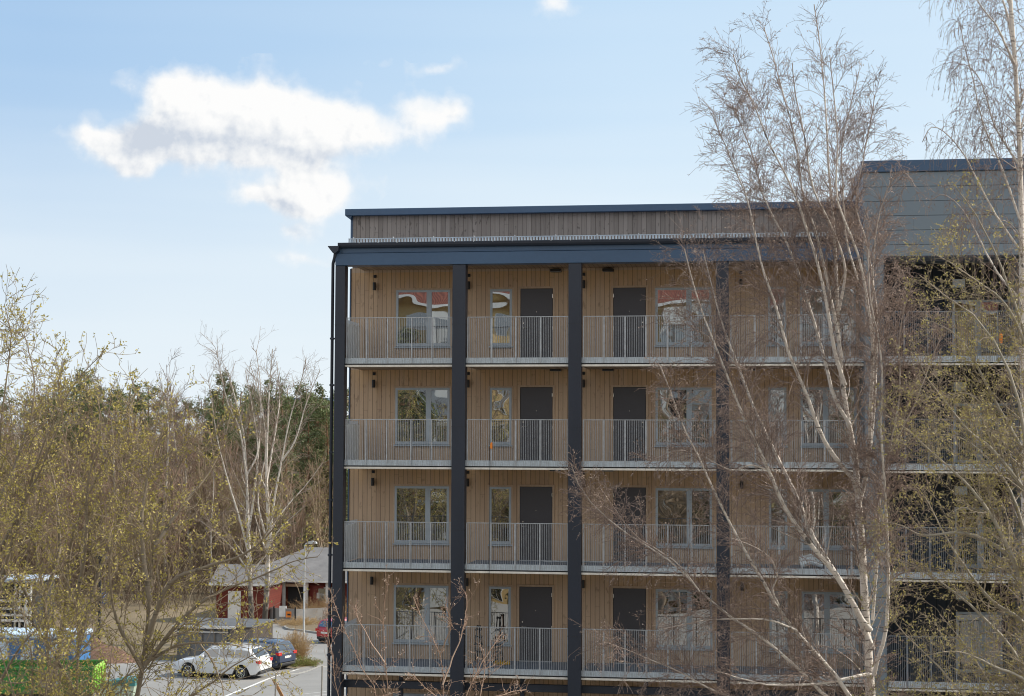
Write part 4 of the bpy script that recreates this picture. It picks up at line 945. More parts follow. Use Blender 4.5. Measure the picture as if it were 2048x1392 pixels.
        for hx in (.1, -.85):
            MB().box(hx-.09, hx+.09, side*(Wd/2*.97), side*(Wd/2*1.005), belt-.14, belt-.115, .008).build('door_handle', P_, root, (0, 0, 0))
        MB().box(xr+R_+.05, xf-R_-.05, side*(Wd/2*.8), side*(Wd/2*.985), .19, .27, .02).build('side_skirt', M_plastic, root, (0, 0, 0))
        if rails: MB().tube([(-1.7, side*Wd/2*.70, H-.05), (-1.4, side*Wd/2*.70, H+.01), (.2, side*Wd/2*.70, H+.01), (.4, side*Wd/2*.70, H-.04)], .018, 6).build('roof_rail', M_chrome, root, (0, 0, 0))
    MB().box(-L/2-.02, -L/2+.12, -Wd*.36, Wd*.36, .27, .40, .03).build('rear_bumper', M_plastic, root, (0, 0, 0))
    MB().box(-L/2-.022, -L/2+.02, -.26, .26, .62, .73, .004).build('number_plate', M_plate_w, root, (0, 0, 0))
    MB().box(L/2-.05, L/2+.012, -.5, .5, .42, .58, .01).build('grille', M_plastic, root, (0, 0, 0))
    sg_ = MB()
    MB().box(-L/2+.3, L/2-.3, -Wd*.4, Wd*.4, .16, .45).build('underbody', M_black, root, (0, 0, 0))
    return root
def place(pr, pf, wb, fo, L):
    """rear and front near-side wheel contact pixels -> car centre and heading"""
    a, b_ = np.array(G(*pr)), np.array(G(*pf)); d = (b_-a)/np.linalg.norm(b_-a); return a, d, math.atan2(d[1], d[0]), np.linalg.norm(b_-a)
# white estate: near side wheels on the tarmac at these points of the photo
a, d, hd, wbm = place((483, 1359), (371, 1354), 2.65, .9, 4.55); nrm = np.array([-d[1], d[0]]); nrm = nrm if nrm[1] > 0 else -nrm
LL, WD, FO = 4.55, 1.82, .92; wb_ = min(2.75, max(2.5, wbm)); mid = a+d*(wb_/2-(wb_/2-(LL/2-FO)) ) ; cen = a+d*(wb_-(LL/2-FO))+nrm*(WD/2-.1)
car('white estate car with silver alloy wheels parked under the willow branches', cen[0], cen[1], hd, LL, WD, 1.50, wb_, FO,
    [(-2.275, .80), (-2.15, 1.0), (-1.5, 1.02), (.55, .96), (.95, .93), (1.9, .80), (2.275, .60)],
    [(-2.12, 1.02), (-1.72, 1.42), (-1.2, 1.48), (-.2, 1.50), (.35, 1.44), (1.02, .95)], .99, (.78, .80, .82), True)
q = np.array(G(531, 1341)); hd2 = hd-.22; d2 = np.array([math.cos(hd2), math.sin(hd2)]); n2 = np.array([-d2[1], d2[0]]); n2 = n2 if n2[1] > 0 else -n2
L2 = 4.2; cen = q+d2*(2.58-(L2/2-.85))+n2*(.89-.1)
car('dark blue hatchback parked beside the white estate car', cen[0], cen[1], hd2, L2, 1.78, 1.48, 2.58, .85,
    [(-2.1, .80), (-2.02, .98), (-1.4, 1.0), (.5, .95), (.9, .92), (1.75, .78), (2.1, .58)],
    [(-2.02, 1.0), (-1.72, 1.38), (-1.2, 1.46), (-.2, 1.48), (.3, 1.42), (.98, .94)], .97, (.012, .028, .075))
q = np.array(G(648, 1287)); hd3 = rad(62)
car('red hatchback seen from behind on the road beyond the lamp post', q[0]+.95, q[1]+1.6, hd3, 3.9, 1.68, 1.46, 2.45, .8,
    [(-1.95, .78), (-1.88, .95), (-1.3, .97), (.4, .93), (.8, .90), (1.6, .76), (1.95, .56)],
    [(-1.88, .97), (-1.62, 1.36), (-1.1, 1.44), (-.2, 1.46), (.25, 1.40), (.9, .92)], .95, (.50, .012, .022))
# a pale van and a dark car behind the viewpoint, mirrored in the lowest windows
q = (5.5, -66.); car('white van-like estate parked behind the viewpoint, mirrored in the lowest wide window', q[0], q[1], rad(8), 4.9, 1.9, 1.9, 2.9, .95,
    [(-2.45, .9), (-2.35, 1.15), (-1.6, 1.18), (.8, 1.12), (1.3, 1.05), (2.1, .9), (2.45, .65)],
    [(-2.35, 1.17), (-2.2, 1.82), (-1.6, 1.9), (.2, 1.9), (.8, 1.78), (1.5, 1.05)], 1.15, (.78, .80, .80))
# ------------------------------------------------------------------ lamp post
M_pole = paint('galvanised_pole', (.48, .49, .49), .45, .4, var=.14)
p = onground(607, 1321); dl = float(np.dot(p-EYE, fw)); top_ = dep(603.5, 1092, dl); hl = top_[2]-p[2]
lp = empty('street_lamp', tuple(p), 'tall grey street lamp on the small verge right of the dark blue car', 'street lamp')
MB().lathe((0, 0, 0), [(.075, -.2), (.075, 1.1), (.06, 1.15), (.045, hl-.6), (.04, hl)], 2, 12).build('pole', M_pole, lp, (0, 0, 0), True)
MB().tube([(0, 0, hl-.05), (.04, 0, hl+.08), (.14, 0, hl+.14), (.25, 0, hl+.15)], .035, 8).build('arm', M_pole, lp, (0, 0, 0), True)
MB().prism([(.1, hl+.10), (.2, hl+.22), (.42, hl+.26), (.62, hl+.2), (.66, hl+.12), (.4, hl+.09)], 1, -.13, .13).build('lamp_head', M_pole, lp, (0, 0, 0))
p = onground(197, 1322); dl = float(np.dot(p-EYE, fw)); hl = dep(197, 1118, dl)[2]-p[2]
lp = empty('street_lamp', tuple(p), 'black lamp post with two small blue signs standing among the willows', 'street lamp')
MB().lathe((0, 0, 0), [(.11, -.2), (.11, 1.), (.085, 1.1), (.06, hl)], 2, 12).build('pole', M_black, lp, (0, 0, 0), True)
MB().prism([(-.3, hl), (-.2, hl+.16), (.2, hl+.16), (.3, hl)], 1, -.28, .28).build('lamp_head', M_black, lp, (0, 0, 0))
M_blue = paint('sign_blue', (.02, .09, .36), .4, var=.05)
for i, yy in enumerate((1190, 1203)):
    zz = dep(207, yy, dl)[2]-p[2]; sg = MB().box(.13, .42, -.02, .0, zz-.14, zz+.14, .01).build('sign', M_blue, lp, (0, 0, 0))
    MB().prism([(.22, zz-.09), (.26, zz+.08), (.33, zz+.09), (.36, zz+.03), (.3, zz-.02), (.3, zz-.09)], 1, -.024, -.021).build('sign_symbol', M_plate_w, sg, (0, 0, 0))
# ------------------------------------------------------------------ stakes, tape, plank, boulders
M_stake = paint('grey_stake', (.32, .30, .27), .8, var=.2); M_plank = paint('orange_plank', (.46, .24, .10), .7, var=.2)
tops = []
for (x, y0_, y1_, lab) in ((552, 1346, 1405, 'left of two thin stakes on the car park, holding the tape'), (644.5, 1332, 1402, 'right of two thin stakes on the car park, holding the tape')):
    p = onground(x-2, y1_); dd = float(np.dot(p-EYE, fw)); tp = dep(x, y0_, dd); tops.append(tp)
    s = MB().tube([tuple(p-np.array([0, 0, .2])), tuple(tp)], .035, 6); tag(s.build('stake', M_stake, None, tuple(p)), lab, 'stake', 'stakes on the car park').location = tuple(p)
p = onground(572, 1402); dd = float(np.dot(p-EYE, fw)); tp = dep(547, 1359, dd-.3)
pl = MB(); a, b_ = np.array(p)-np.array([0, 0, .1]), np.array(tp); w_ = np.array([.07, 0, 0]); h_ = np.array([0, .03, 0])
pl.quad(a-w_-h_, a+w_-h_, b_+w_-h_, b_-w_-h_); pl.quad(a-w_+h_, b_-w_+h_, b_+w_+h_, a+w_+h_); pl.quad(a-w_-h_, b_-w_-h_, b_-w_+h_, a-w_+h_); pl.quad(a+w_-h_, a+w_+h_, b_+w_+h_, b_+w_-h_); pl.quad(b_-w_-h_, b_+w_-h_, b_+w_+h_, b_-w_+h_)
o = pl.build('plank', M_plank, None, tuple(p)); o.location = tuple(p); tag(o, 'orange-brown plank leaning against the left stake on the car park', 'plank')
e_ = tops[1]+(tops[1]-tops[0])*.9; tp = MB()
pts = [tops[0]+(e_-tops[0])*i/12-np.array([0, 0, .18*math.sin(math.pi*(i % 6)/6)]) for i in range(13)]
for p, q in zip(pts[:-1], pts[1:]): z_ = np.array([0, 0, .05]); tp.quad(p, q, q+z_, p+z_)
tag(tp.build('barrier_tape', M_plate_w, None), 'white tape strung between the two stakes towards the building', 'tape')
def rock(lab, px, py, r, seed):
    rng = rngm(seed); p = onground(px, py); m_ = MB(); n = 14
    import mathutils.noise as mn
    for i in range(n+1):
        for j in range(24):
            th, ph = math.pi*i/n, 2*math.pi*j/24; v = Vector((math.sin(th)*math.cos(ph), math.sin(th)*math.sin(ph), math.cos(th)))
            k = 1+.35*mn.noise(v*1.3+Vector((seed, 0, 0)))+.1*mn.noise(v*4); m_.v.append((p[0]+v.x*r*1.25*k, p[1]+v.y*r*k, p[2]+r*.35+v.z*r*.72*k))
    for i in range(n):
        for j in range(24): m_.f.append((i*24+j, i*24+(j+1) % 24, (i+1)*24+(j+1) % 24, (i+1)*24+j))
    o = m_.build('boulder', M_rock, None, tuple(p), True); o.location = tuple(p); tag(o, lab, 'boulder')
M_rock = paint('granite', (.40, .36, .33), .85, var=.3, scale=5, bump=.6)
rock('rounded pale boulder beside the rear of the dark blue car', 578, 1331, .42, 1)
rock('smaller pale boulder behind the bumper of the dark blue car', 566, 1330, .28, 2)
# ------------------------------------------------------------------ bushes
def bush(lab, px, py, r, h, m1, leafm, seed, n=260, name='bush', leafsize=(.03, .07), per=3, twr=.006):
    rng = rngm(seed); p = onground(px, py) if isinstance(px, (int, float)) else px; K = 6
    a = rng.uniform(0, 2*math.pi, n); lean = rng.random(n)**.7; P = np.zeros((n, K, 3)); P[:, 0] = np.array(p)+np.c_[np.cos(a)*lean*r*.3, np.sin(a)*lean*r*.3, np.zeros(n)-.05]
    H_ = h*rng.uniform(.55, 1.05, n)*(1-.35*lean)
    for k in range(1, K):
        f = k/(K-1); P[:, k] = P[:, 0]+np.c_[np.cos(a)*lean*r*f**.8, np.sin(a)*lean*r*f**.8, H_*f]+rng.normal(size=(n, 3))*.05*f*r
    R = np.full((n, K), twr)*np.linspace(1.3, .5, K)
    p2, r2 = sprout(P, R, 6/max(h, .5)*1.2, rng, t0=.25, ang=(20, 60), L=(.15*h, .4*h), K=4, rr=.7, rmin=twr*.6, wig=.15, up=.1)
    root = empty(name, tuple(p), lab, name.replace('_', ' '))
    V, Q, A = join([(P, R, 4), (p2, r2, 3)]); c_ = mesh_arr('stems', V, [Q], m1, root, False, A, tuple(p))
    if leafm:
        v, q = leaves_on(p2, per, rng, size=leafsize, jit=.03, aspect=.5); mesh_arr('leaves', v, [q], leafm, c_, False, None, tuple(p))
M_drytwig = bark('dry_twigs', (.42, .30, .16), (.2, .13, .07), (.48, .32, .16), .01, .03, None, .3)
M_strawleaf = leafmat('straw_leaves', (.40, .27, .12), (.50, .36, .18), (.56, .44, .24), .3)
M_greenleaf = leafmat('fresh_green', (.10, .14, .03), (.18, .22, .05), (.28, .30, .08), .3)
bush('dry golden bush at the foot of the grey street lamp', 590, 1326, .75, 1.9, M_drytwig, M_strawleaf, 61, 300)
bush('low grassy tuft on the verge around the grey street lamp', 604, 1332, .9, .5, M_drytwig, M_greenleaf, 62, 260)
bush('wide leafless bush on the kerbed verge before the grey fence', 648, 1240, 2.2, 1.9, M_drytwig, M_strawleaf, 63, 420, per=1)
bush('low tawny shrub at the left tip of the kerbed verge', 600, 1252, 1.5, .7, M_drytwig, M_strawleaf, 64, 260, per=2)
# ------------------------------------------------------------------ red house, shed, fences
M_redw = boards('red_boards', (.12, .03, .022), (.19, .045, .032), gap=(.05, .01, .01), w=.16, axis=2, knots=.2, rough=.8)
M_roof = paint('felt_roof', (.19, .18, .175), .85, var=.16, scale=1.2, streak=(1, 1, 1)); M_white = paint('white_trim', (.72, .72, .70), .6, var=.08)
dh = 118.
def HP(px, py, d=dh): return dep(px, py, d)
pA, pB = HP(478, 1240), HP(760, 1240); gh = gz(pA[1]); 
org = (float(pA[0]), float(pA[1]), gh)
hs = empty('red_house', org, 'low red wooden house with grey hipped roof and white porch posts beyond the road', 'house')
ze = HP(600, 1158)[2]; zr = HP(600, 1094.6, dh+4.5)[2]
x0, x1, yh = float(pA[0]), float(pB[0]), float(pA[1])
MB().box(x0+.6, x1-.6, yh+.7, yh+10, gh-.3, ze-.02).build('wall', M_redw, hs, org)
rm = MB(); ins = 3.6; ov = .4
c_ = [(x0-ov, yh-ov, ze), (x1+ov, yh-ov, ze), (x1+ov, yh+10.7, ze), (x0-ov, yh+10.7, ze), (x0+ins, yh+5, zr), (x1-ins, yh+5, zr)]
for f in ((0, 1, 5, 4), (1, 2, 5), (2, 3, 4, 5), (3, 0, 4)): rm.quad(*[c_[i] for i in f])
rm.quad(*[(c_[i][0], c_[i][1], ze-.12) for i in range(4)])
for i in range(4): a, b_ = c_[i], c_[(i+1) % 4]; rm.quad(a, b_, (b_[0], b_[1], ze-.12), (a[0], a[1], ze-.12))
rf_ = rm.build('roof', M_roof, hs, org)
MB().box(x0-ov, x1+ov, yh-ov-.07, yh-ov-.004, ze-.16, ze-.02).build('fascia', M_white, rf_, org)
for i, px in enumerate((571, 618, 660)):
    x = float(HP(px, 1200)[0]); MB().box(x-.09, x+.09, yh-.1, yh+.08, gh, ze-.13).build('porch_post', M_white, hs, org)
xa, xb = float(HP(566, 1200)[0]), float(HP(622, 1200)[0])
MB().box(xa, xb, yh-.08, yh+.06, ze-.5, ze-.3).build('porch_beam', M_trim, hs, org)
MB().box(xa+.3, xb-.2, yh+.64, yh+.697, gh, ze-.4).build('porch_shade', M_dark, hs, org)  # flat dark sheet paints the shade between the porch posts
x = float(HP(634, 1200)[0]); dr_ = MB().box(x-.5, x+.5, yh+.62, yh+.70, gh+.1, gh+2.2).build('door', paint('red_door', (.22, .03, .02), .5), hs, org)
MB().box(x+.0, x+.2, yh+.60, yh+.62, gh+1.3, gh+1.7).build('notice', M_plate_w, dr_, org)
for px in (520, 548, 650):
    x = float(HP(px, 1200)[0]); w_ = MB(); w_.box(x-.55, x+.55, yh+.63, yh+.698, gh+1., gh+2.1).build('window', M_white, hs, org)
    MB().box(x-.45, x+.45, yh+.615, yh+.63, gh+1.1, gh+2.0).build('pane', M_glassd, bpy.data.objects[-1] if False else hs, org)
# lower wing of the house at the left
p = HP(432, 1238, dh-4); q = HP(540, 1238, dh-4); g2 = gz(float(p[1])); org = (float(p[0]), float(p[1]), g2)
h2 = empty('red_house', org, 'small red outbuilding with grey roof behind the two old birches', 'house')
ze2 = HP(470, 1166, dh-4)[2]; zr2 = HP(470, 1128, dh-2)[2]; xx0, xx1, y2 = float(p[0]), float(q[0]), float(p[1])
MB().box(xx0, xx1, y2, y2+3.5, g2-.3, ze2-.02).build('wall', M_redw, h2, org)
MB().prism([(y2-.4, ze2-.12), (y2-.4, ze2), (y2+1.75, zr2), (y2+3.9, ze2), (y2+3.9, ze2-.12)], 0, xx0-.4, xx1+.3).build('roof', M_roof, h2, org)
MB().box(xx0-.4, xx1+.3, y2-.46, y2-.404, ze2-.15, ze2-.01).build('fascia', M_white, h2, org)
x = float(HP(470, 1200, dh-4)[0]); MB().box(x-.45, x+.45, y2-.05, y2-.003, g2+.1, g2+2.1).build('door', M_white, h2, org)
# grey site fence before the house
M_fence = paint('grey_fence', (.26, .25, .24), .8, var=.12, scale=2)
fp = [onground(528, 1243), onground(548, 1245), onground(591, 1248), onground(680, 1243)]
fr_ = empty('fence', tuple(fp[0]), 'low grey board fence with two warning signs before the red house', 'fence')
for a, b_ in zip(fp[:-1], fp[1:]):
    m_ = MB(); up_ = np.array([0, 0, 1.0]); nn = np.array([0, .05, 0])
    m_.quad(a, b_, b_+up_, a+up_); m_.quad(a+nn, a+up_+nn, b_+up_+nn, b_+nn); m_.quad(a+up_, b_+up_, b_+up_+nn, a+up_+nn); m_.build('fence_panel', M_fence, fr_, tuple(fp[0]))
for a in fp: MB().box(a[0]-.05, a[0]+.05, a[1]-.12, a[1]-.06, a[2]-.1, a[2]+1.12).build('fence_post', M_black, fr_, tuple(fp[0]))
a, b_ = fp[1], fp[2]
for f, w_, h_, zc, mm, nm in ((.42, .26, .36, .80, M_white, 'white_sign'), (.70, .20, .20, .62, M_orange, 'orange_sign')):
    c_ = a+(b_-a)*f; sg = MB().box(c_[0]-w_, c_[0]+w_, c_[1]-.08, c_[1]-.03, c_[2]+zc-h_, c_[2]+zc+h_).build(nm, mm, fr_, tuple(fp[0]))
    if nm == 'orange_sign': MB().box(c_[0]-.1, c_[0]+.12, c_[1]-.09, c_[1]-.081, c_[2]+zc-.06, c_[2]+zc+.05).build('sign_symbol', M_black, sg, tuple(fp[0]))
# grey shed
ds = 87.
p, q = dep(352, 1326, ds), dep(503, 1326, ds-.8); g2 = gz(float(p[1])); org = (float(p[0]), float(p[1]), g2)
sh = empty('shed', org, 'long low grey shed with flat felt roof behind the parked cars', 'shed')
xa, xb, ya = float(p[0]), float(q[0]), float(p[1]); zt = dep(430, 1254, ds)[2]; xm = float(dep(464, 1300, ds)[0])
M_shed = boards('grey_shed_boards', (.19, .165, .15), (.29, .26, .235), w=.13, var=.5, rough=.85); M_shed2 = paint('grey_shed_door', (.16, .165, .17), .7, var=.15)
MB().box(xm, xb, ya, ya+3.6, g2-.3, zt-.02).build('wall', M_shed, sh, org)
MB().box(xa, xm-.003, ya+.12, ya+3.6, g2-.3, zt-.02).build('front', M_shed2, sh, org)
MB().box(xa-.2, xb+.02, ya-.1, ya+3.9, zt, zt+.07, .01).build('roof', paint('shed_roof', (.11, .113, .118), .8, var=.2), sh, org)
MB().box(xa-.2, xm+.35, ya-.17, ya-.103, zt-.05, zt+.09).build('eave_trim', M_white, sh, org)
MB().box(xa-.1, xm-.1, ya-.02, ya+.10, zt-.28, zt-.22).build('door_rail', M_white, sh, org)
for i in range(4):
    x = xa+.15+(xm-xa-.2)*i/4; MB().box(x, x+(xm-xa-.2)/4-.12, ya+.06, ya+.116, g2, zt-.30).build('door', M_shed2, sh, org)
# ------------------------------------------------------------------ green skip, bin, blue cabin, dark kiosk
M_green = paint('green_paint', (.045, .20, .035), .45, var=.18, scale=2.5, streak=(1, 1, .5)); M_sungreen = paint('sunlit_green_paint', (.36, .66, .10), .45, var=.12, scale=2)  # one paint; the lighter green puts sunlight into the end's colour
dg = 70.; p = dep(182, 1414, dg); g2 = gz(float(p[1])); hd_ = rad(10); org = (float(p[0]), float(p[1]), g2)
sk = empty('skip', org, 'big green waste skip with end coloured as if sunlit, standing left of the white car', 'skip', None, hd_)
Ls, Ws, Hs = 6.2, 2.2, dep(182, 1336, dg)[2]-g2
m_ = MB()
m_.box(-Ls, 0, 0, .05, .15, Hs); m_.box(-Ls, 0, Ws-.05, Ws, .15, Hs); m_.box(-Ls+.0, -Ls+.05, .051, Ws-.051, .15, Hs); m_.box(-Ls, 0, .051, Ws-.051, .15, .22)
for i in range(9): x = -.45-i*.68; m_.box(x-.04, x+.04, -.07, -.002, .2, Hs-.12, .01)
m_.build('tub', M_green, sk, (0, 0, 0))
m_ = MB(); m_.box(-Ls-.03, .06, -.10, -.002, Hs-.1, Hs+.04, .02); m_.box(-Ls-.03, .06, Ws+.002, Ws+.10, Hs-.1, Hs+.04, .02); m_.build('rim', M_green, sk, (0, 0, 0))
m_ = MB(); m_.box(.0, .07, 0, Ws, .15, Hs, .01)
for i in range(5): y = .1+i*(Ws-.2)/4; m_.box(.072, .15, y-.05, y+.05, .2, Hs-.1, .02)
m_.box(.072, .17, -.05, Ws+.05, Hs-.12, Hs+.06, .03); m_.build('end_door', M_sungreen, sk, (0, 0, 0))
for i, x in enumerate((-4.4, -1.75)):
    MB().lathe((x, -.072, Hs*.62), [(.42, -.012), (.42, 0)], 1, 24).build('round_mark', paint('faded_mark', (.35, .38, .40), .6) if i == 0 else bpy.data.materials['faded_mark'], sk, (0, 0, 0))
for x in (-Ls+.6, -.7): MB().lathe((x, .4, .12), [(.13, -.3), (.13, .3)], 1, 16).build('roller', M_black, sk, (0, 0, 0))
for i in range(9):
    rng = rngm(70+i); pass
p = dep(240, 1412, 69.); g2 = gz(float(p[1])); org = (float(p[0]), float(p[1]), g2); zt = dep(240, 1364, 69.)[2]-g2
zt -= .1
bn = empty('waste_bin', org, 'pale green waste bin with teal rounded lid beside the skip end', 'bin', None, rad(6))
MB().prism([(-.62, .12), (-.70, zt), (.70, zt), (.62, .12)], 1, -.45, .45).build('tub', paint('pale_green', (.40, .48, .38), .6, var=.15), bn, (0, 0, 0))
m_ = MB(); n = 8; arc = [(-.74+1.48*i/n, zt+.02+.26*math.sin(math.pi*(i/n)*.5+.15)) for i in range(n+1)]; m_.prism(arc+[(.74, zt), (-.74, zt)], 1, -.5, .5); m_.build('lid', paint('teal_lid', (.05, .22, .21), .35), bn, (0, 0, 0))
for x in (-.5, .5):
    for y in (-.35, .35): MB().lathe((x, y, .07), [(.07, -.025), (.07, .025)], 1, 12).build('wheel', M_rubber, bn, (0, 0, 0))
db = 77.; p = dep(146, 1385, db); g2 = gz(float(p[1])); org = (float(p[0]), float(p[1]), g2); zt = dep(100, 1278, db)[2]-g2
M_bl = paint('blue_sheet', (.05, .16, .36), .45, var=.25, scale=1.5); M_pale = paint('pale_blue_sheet', (.50, .62, .74), .5, var=.15, scale=1.2)
cb_ = empty('site_cabin', org, 'blue and white site cabin with pale roof behind the green skip', 'cabin', None, rad(4))
MB().box(-7.5, 0, 0, 2.4, .2, zt).build('body', M_bl, cb_, (0, 0, 0)); MB().box(-7.6, .08, -.1, 2.5, zt+.002, zt+.2, .04).build('roof', M_pale, cb_, (0, 0, 0))
for i, (a, b_) in enumerate(((-4.1, -3.1), (-2.6, -1.9), (-1.3, -.45))): MB().prism([(a, .4), (a+.15, zt-.15), (b_, zt-.08), (b_-.1, .3)], 1, -.012, -.003).build('white_panel', M_pale, cb_, (0, 0, 0))
for x in (-7.4, -.06): MB().box(x-.06, x+.06, -.05, -.004, .2, zt-.01).build('corner_post', M_bl, cb_, (0, 0, 0))
# earth heap right of it
def heap(lab, px, py, r, h, m_s, seed):
    import mathutils.noise as mn
    p = onground(px, py); V = [(p[0], p[1], p[2]+h)]; F_ = []; n, k = 28, 8
    for i in range(1, k+1):
        for j in range(n):
            a = 2*math.pi*j/n; f = i/k; q = Vector((math.cos(a)*f*2, math.sin(a)*f*2, seed)); V.append((p[0]+math.cos(a)*r*f, p[1]+math.sin(a)*r*f*.6, p[2]-.05+h*(1-f)**1.1*(1+.4*mn.noise(q*1.7))+.12*mn.noise(q*5)*(1-f)))
    F_ = [(0, 1+j, 1+(j+1) % n) for j in range(n)]; Q = [(1+(i-1)*n+j, 1+i*n+j, 1+i*n+(j+1) % n, 1+(i-1)*n+(j+1) % n) for i in range(1, k) for j in range(n)]
    o = mesh_arr('soil_heap', V, [np.array(F_), np.array(Q)], m_s, None, True, None, tuple(p)); o.location = tuple(p); tag(o, lab, 'heap')
heap('red-brown heap of soil between the blue cabin and the grey shed', 195, 1322, 2.6, 1.2, paint('red_soil', (.17, .10, .07), .95, var=.35, scale=4, bump=.8), 5)
dk = 100.; p = dep(-20, 1330, dk); g2 = gz(float(p[1])); org = (float(p[0]), float(p[1]), g2); zt = dep(30, 1164, dk)[2]-g2; x1_ = float(dep(70, 1200, dk)[0]-p[0])
ks = empty('kiosk', org, 'dark kiosk with white posts, rails and notices behind the willow trunks', 'kiosk')
MB().box(0, x1_, 0, 3, 0, zt).build('body', M_dark, ks, (0, 0, 0)); MB().box(-.2, x1_+.2, -.5, 3.2, zt+.002, zt+.2, .02).build('roof', paint('kiosk_roof', (.35, .40, .46), .6), ks, (0, 0, 0))
def kz(py): return dep(30, py, dk)[2]-g2
for py in (1201, 1216, 1229, 1240): MB().box(.1, x1_-.1, -.3, -.22, kz(py)-.07, kz(py)+.07).build('rail', M_white, ks, (0, 0, 0))
for px in (33, 43, 55, 66): x = float(dep(px, 1200, dk)[0]-p[0]); MB().box(x-.05, x+.05, -.2, -.1, 0, kz(1166)).build('post', M_white, ks, (0, 0, 0))
for px, py, w_, h_ in ((52, 1180, .18, .12), (60, 1184, .2, .2), (56, 1226, .2, .2), (63, 1243, .22, .2)):
    x = float(dep(px, 1200, dk)[0]-p[0]); MB().box(x-w_, x+w_, -.34, -.31, kz(py)-h_, kz(py)+h_).build('notice', M_plate_w, ks, (0, 0, 0))
# ------------------------------------------------------------------ the wood beyond
M_pinebark = paint('pine_bark', (.20, .11, .06), .85, var=.3, scale=3)
M_needle = leafmat('pine_needles', (.065, .095, .035), (.13, .165, .065), (.22, .24, .11), .12, .5)
M_spruce = leafmat('spruce_needles', (.07, .095, .04), (.12, .145, .065), (.19, .21, .10), .1, .5)
M_brownw = bark('brown_wood', (.34, .27, .195), (.10, .08, .055), (.36, .26, .165), .015, .05, None, .6)
M_redtw = bark('reddish_wood', (.30, .23, .17), (.10, .08, .055), (.34, .22, .15), .015, .05, None, .6)
M_olivew = leafmat('olive_buds', (.20, .185, .06), (.30, .27, .10), (.40, .36, .15), .2, .8)
M_whitew = bark('white_wood', (.62, .57, .50), (.09, .075, .06), (.26, .19, .15), .02, .06, None, .5)
def proto_bare(name, m_, H, seed, buds=None, nst=1, spread=.12, dens=1., white=False):
    rng = rngm(seed); K = 12; st = []
    for i in range(nst):
        a = rng.uniform(0, 6.3); l_ = spread*H*(i > 0 or nst > 1)*rng.uniform(.5, 1.2); pts = [(0, 0, 0)]
        for k in (.25, .5, .75, 1.): pts.append((math.cos(a)*l_*k+rng.normal()*.15, math.sin(a)*l_*k+rng.normal()*.15, H*k*(1 if i == 0 else rng.uniform(.75, .95))))
        st.append(resample(pts, K))
    P = np.array(st); R = np.linspace(.15*H/16, .02, K)[None].repeat(len(st), 0)
    p1, r1 = sprout(P, R, 2.6*dens, rng, t0=.22, ang=(22, 55), L=(.14*H, .30*H), K=6, rr=.45, tip=.4, wig=.09, up=.16, rmin=.018)
    p2, r2 = sprout(p1, r1, 3.2*dens, rng, t0=.1, ang=(25, 60), L=(.5, 1.5), K=4, rr=.6, tip=.5, wig=.13, up=.08, rmin=.011)
    p3, r3 = sprout(p2, r2, 3.2*dens, rng, t0=.1, ang=(25, 65), L=(.25, .75), K=3, rr=.8, tip=.7, wig=.12, up=.05, rmin=.008)
    root = empty(name, (0, 0, 0)); V, Q, A = join([(P, R, 6)]); mesh_arr('trunk', V, [Q], m_, root, True, A)
    V, Q, A = join([(p1, r1, 4), (p2, r2, 3), (p3, r3, 3)]); cr = mesh_arr('crown', V, [Q], m_, root, False, A)
    if buds: v, q = leaves_on(p3, .8, rng, size=(.09, .2), jit=.05, aspect=.6); mesh_arr('buds', v, [q], buds, cr)
    return root
def proto_pine(H, seed, leafm, spruce=False, name='pine_tree'):
    rng = rngm(seed); P = resample([(0, 0, 0), (rng.normal()*.3, rng.normal()*.3, H*.5), (rng.normal()*.4, rng.normal()*.4, H)], 12)[None]; R = np.linspace(.2, .04, 12)[None]
    p1, r1 = sprout(P, R, 7.5 if spruce else 6.5, rng, t0=.12 if spruce else .5, ang=(62, 95) if spruce else (45, 85), L=(H*.10, H*.2), Lexp=1.6 if spruce else .7, K=6, rr=.35, tip=.4, wig=.1, up=-.05 if spruce else .15, rmin=.02)
    p2, r2 = sprout(p1, r1, 3.5, rng, t0=.3, ang=(30, 65), L=(.4, 1.), K=3, rr=.6, wig=.1, up=.12, rmin=.012)
    root = empty(name, (0, 0, 0)); V, Q, A = join([(P, R, 7)]); mesh_arr('trunk', V, [Q], M_pinebark, root, True)
    V, Q, A = join([(p1, r1, 4), (p2, r2, 3)]); cr = mesh_arr('branches', V, [Q], M_pinebark, root)
    v, q = leaves_on(p2, 26 if spruce else 24, rng, size=(.14, .32), jit=.16, aspect=.42, t0=.2); mesh_arr('needles', v, [q], leafm, cr)
    return root
def clone(root):
    o = root.copy(); C.objects.link(o)
    for c in [x for x in bpy.data.objects if x.parent == root]:
        d = c.copy(); C.objects.link(d); d.parent = o
        for g in [x for x in bpy.data.objects if x.parent == c]: e = g.copy(); C.objects.link(e); e.parent = d
    return o
PR = {'b1': proto_bare('bare_tree', M_brownw, 16, 81, None, 2, .10, 1.), 'b2': proto_bare('bare_tree', M_redtw, 14, 82, None, 3, .16, 1.), 'b3': proto_bare('bare_tree', M_brownw, 13, 83, M_olivew, 3, .18, 1.),
      'w1': proto_bare('birch_tree', M_whitew, 17, 84, None, 1, .1, .8), 'w2': proto_bare('birch_tree', M_whitew, 15, 85, None, 2, .16, .8),
      'p1': proto_pine(18, 86, M_needle), 'p2': proto_pine(17, 87, M_needle), 's1': proto_pine(15, 88, M_spruce, True, 'spruce_tree')}
used = set()
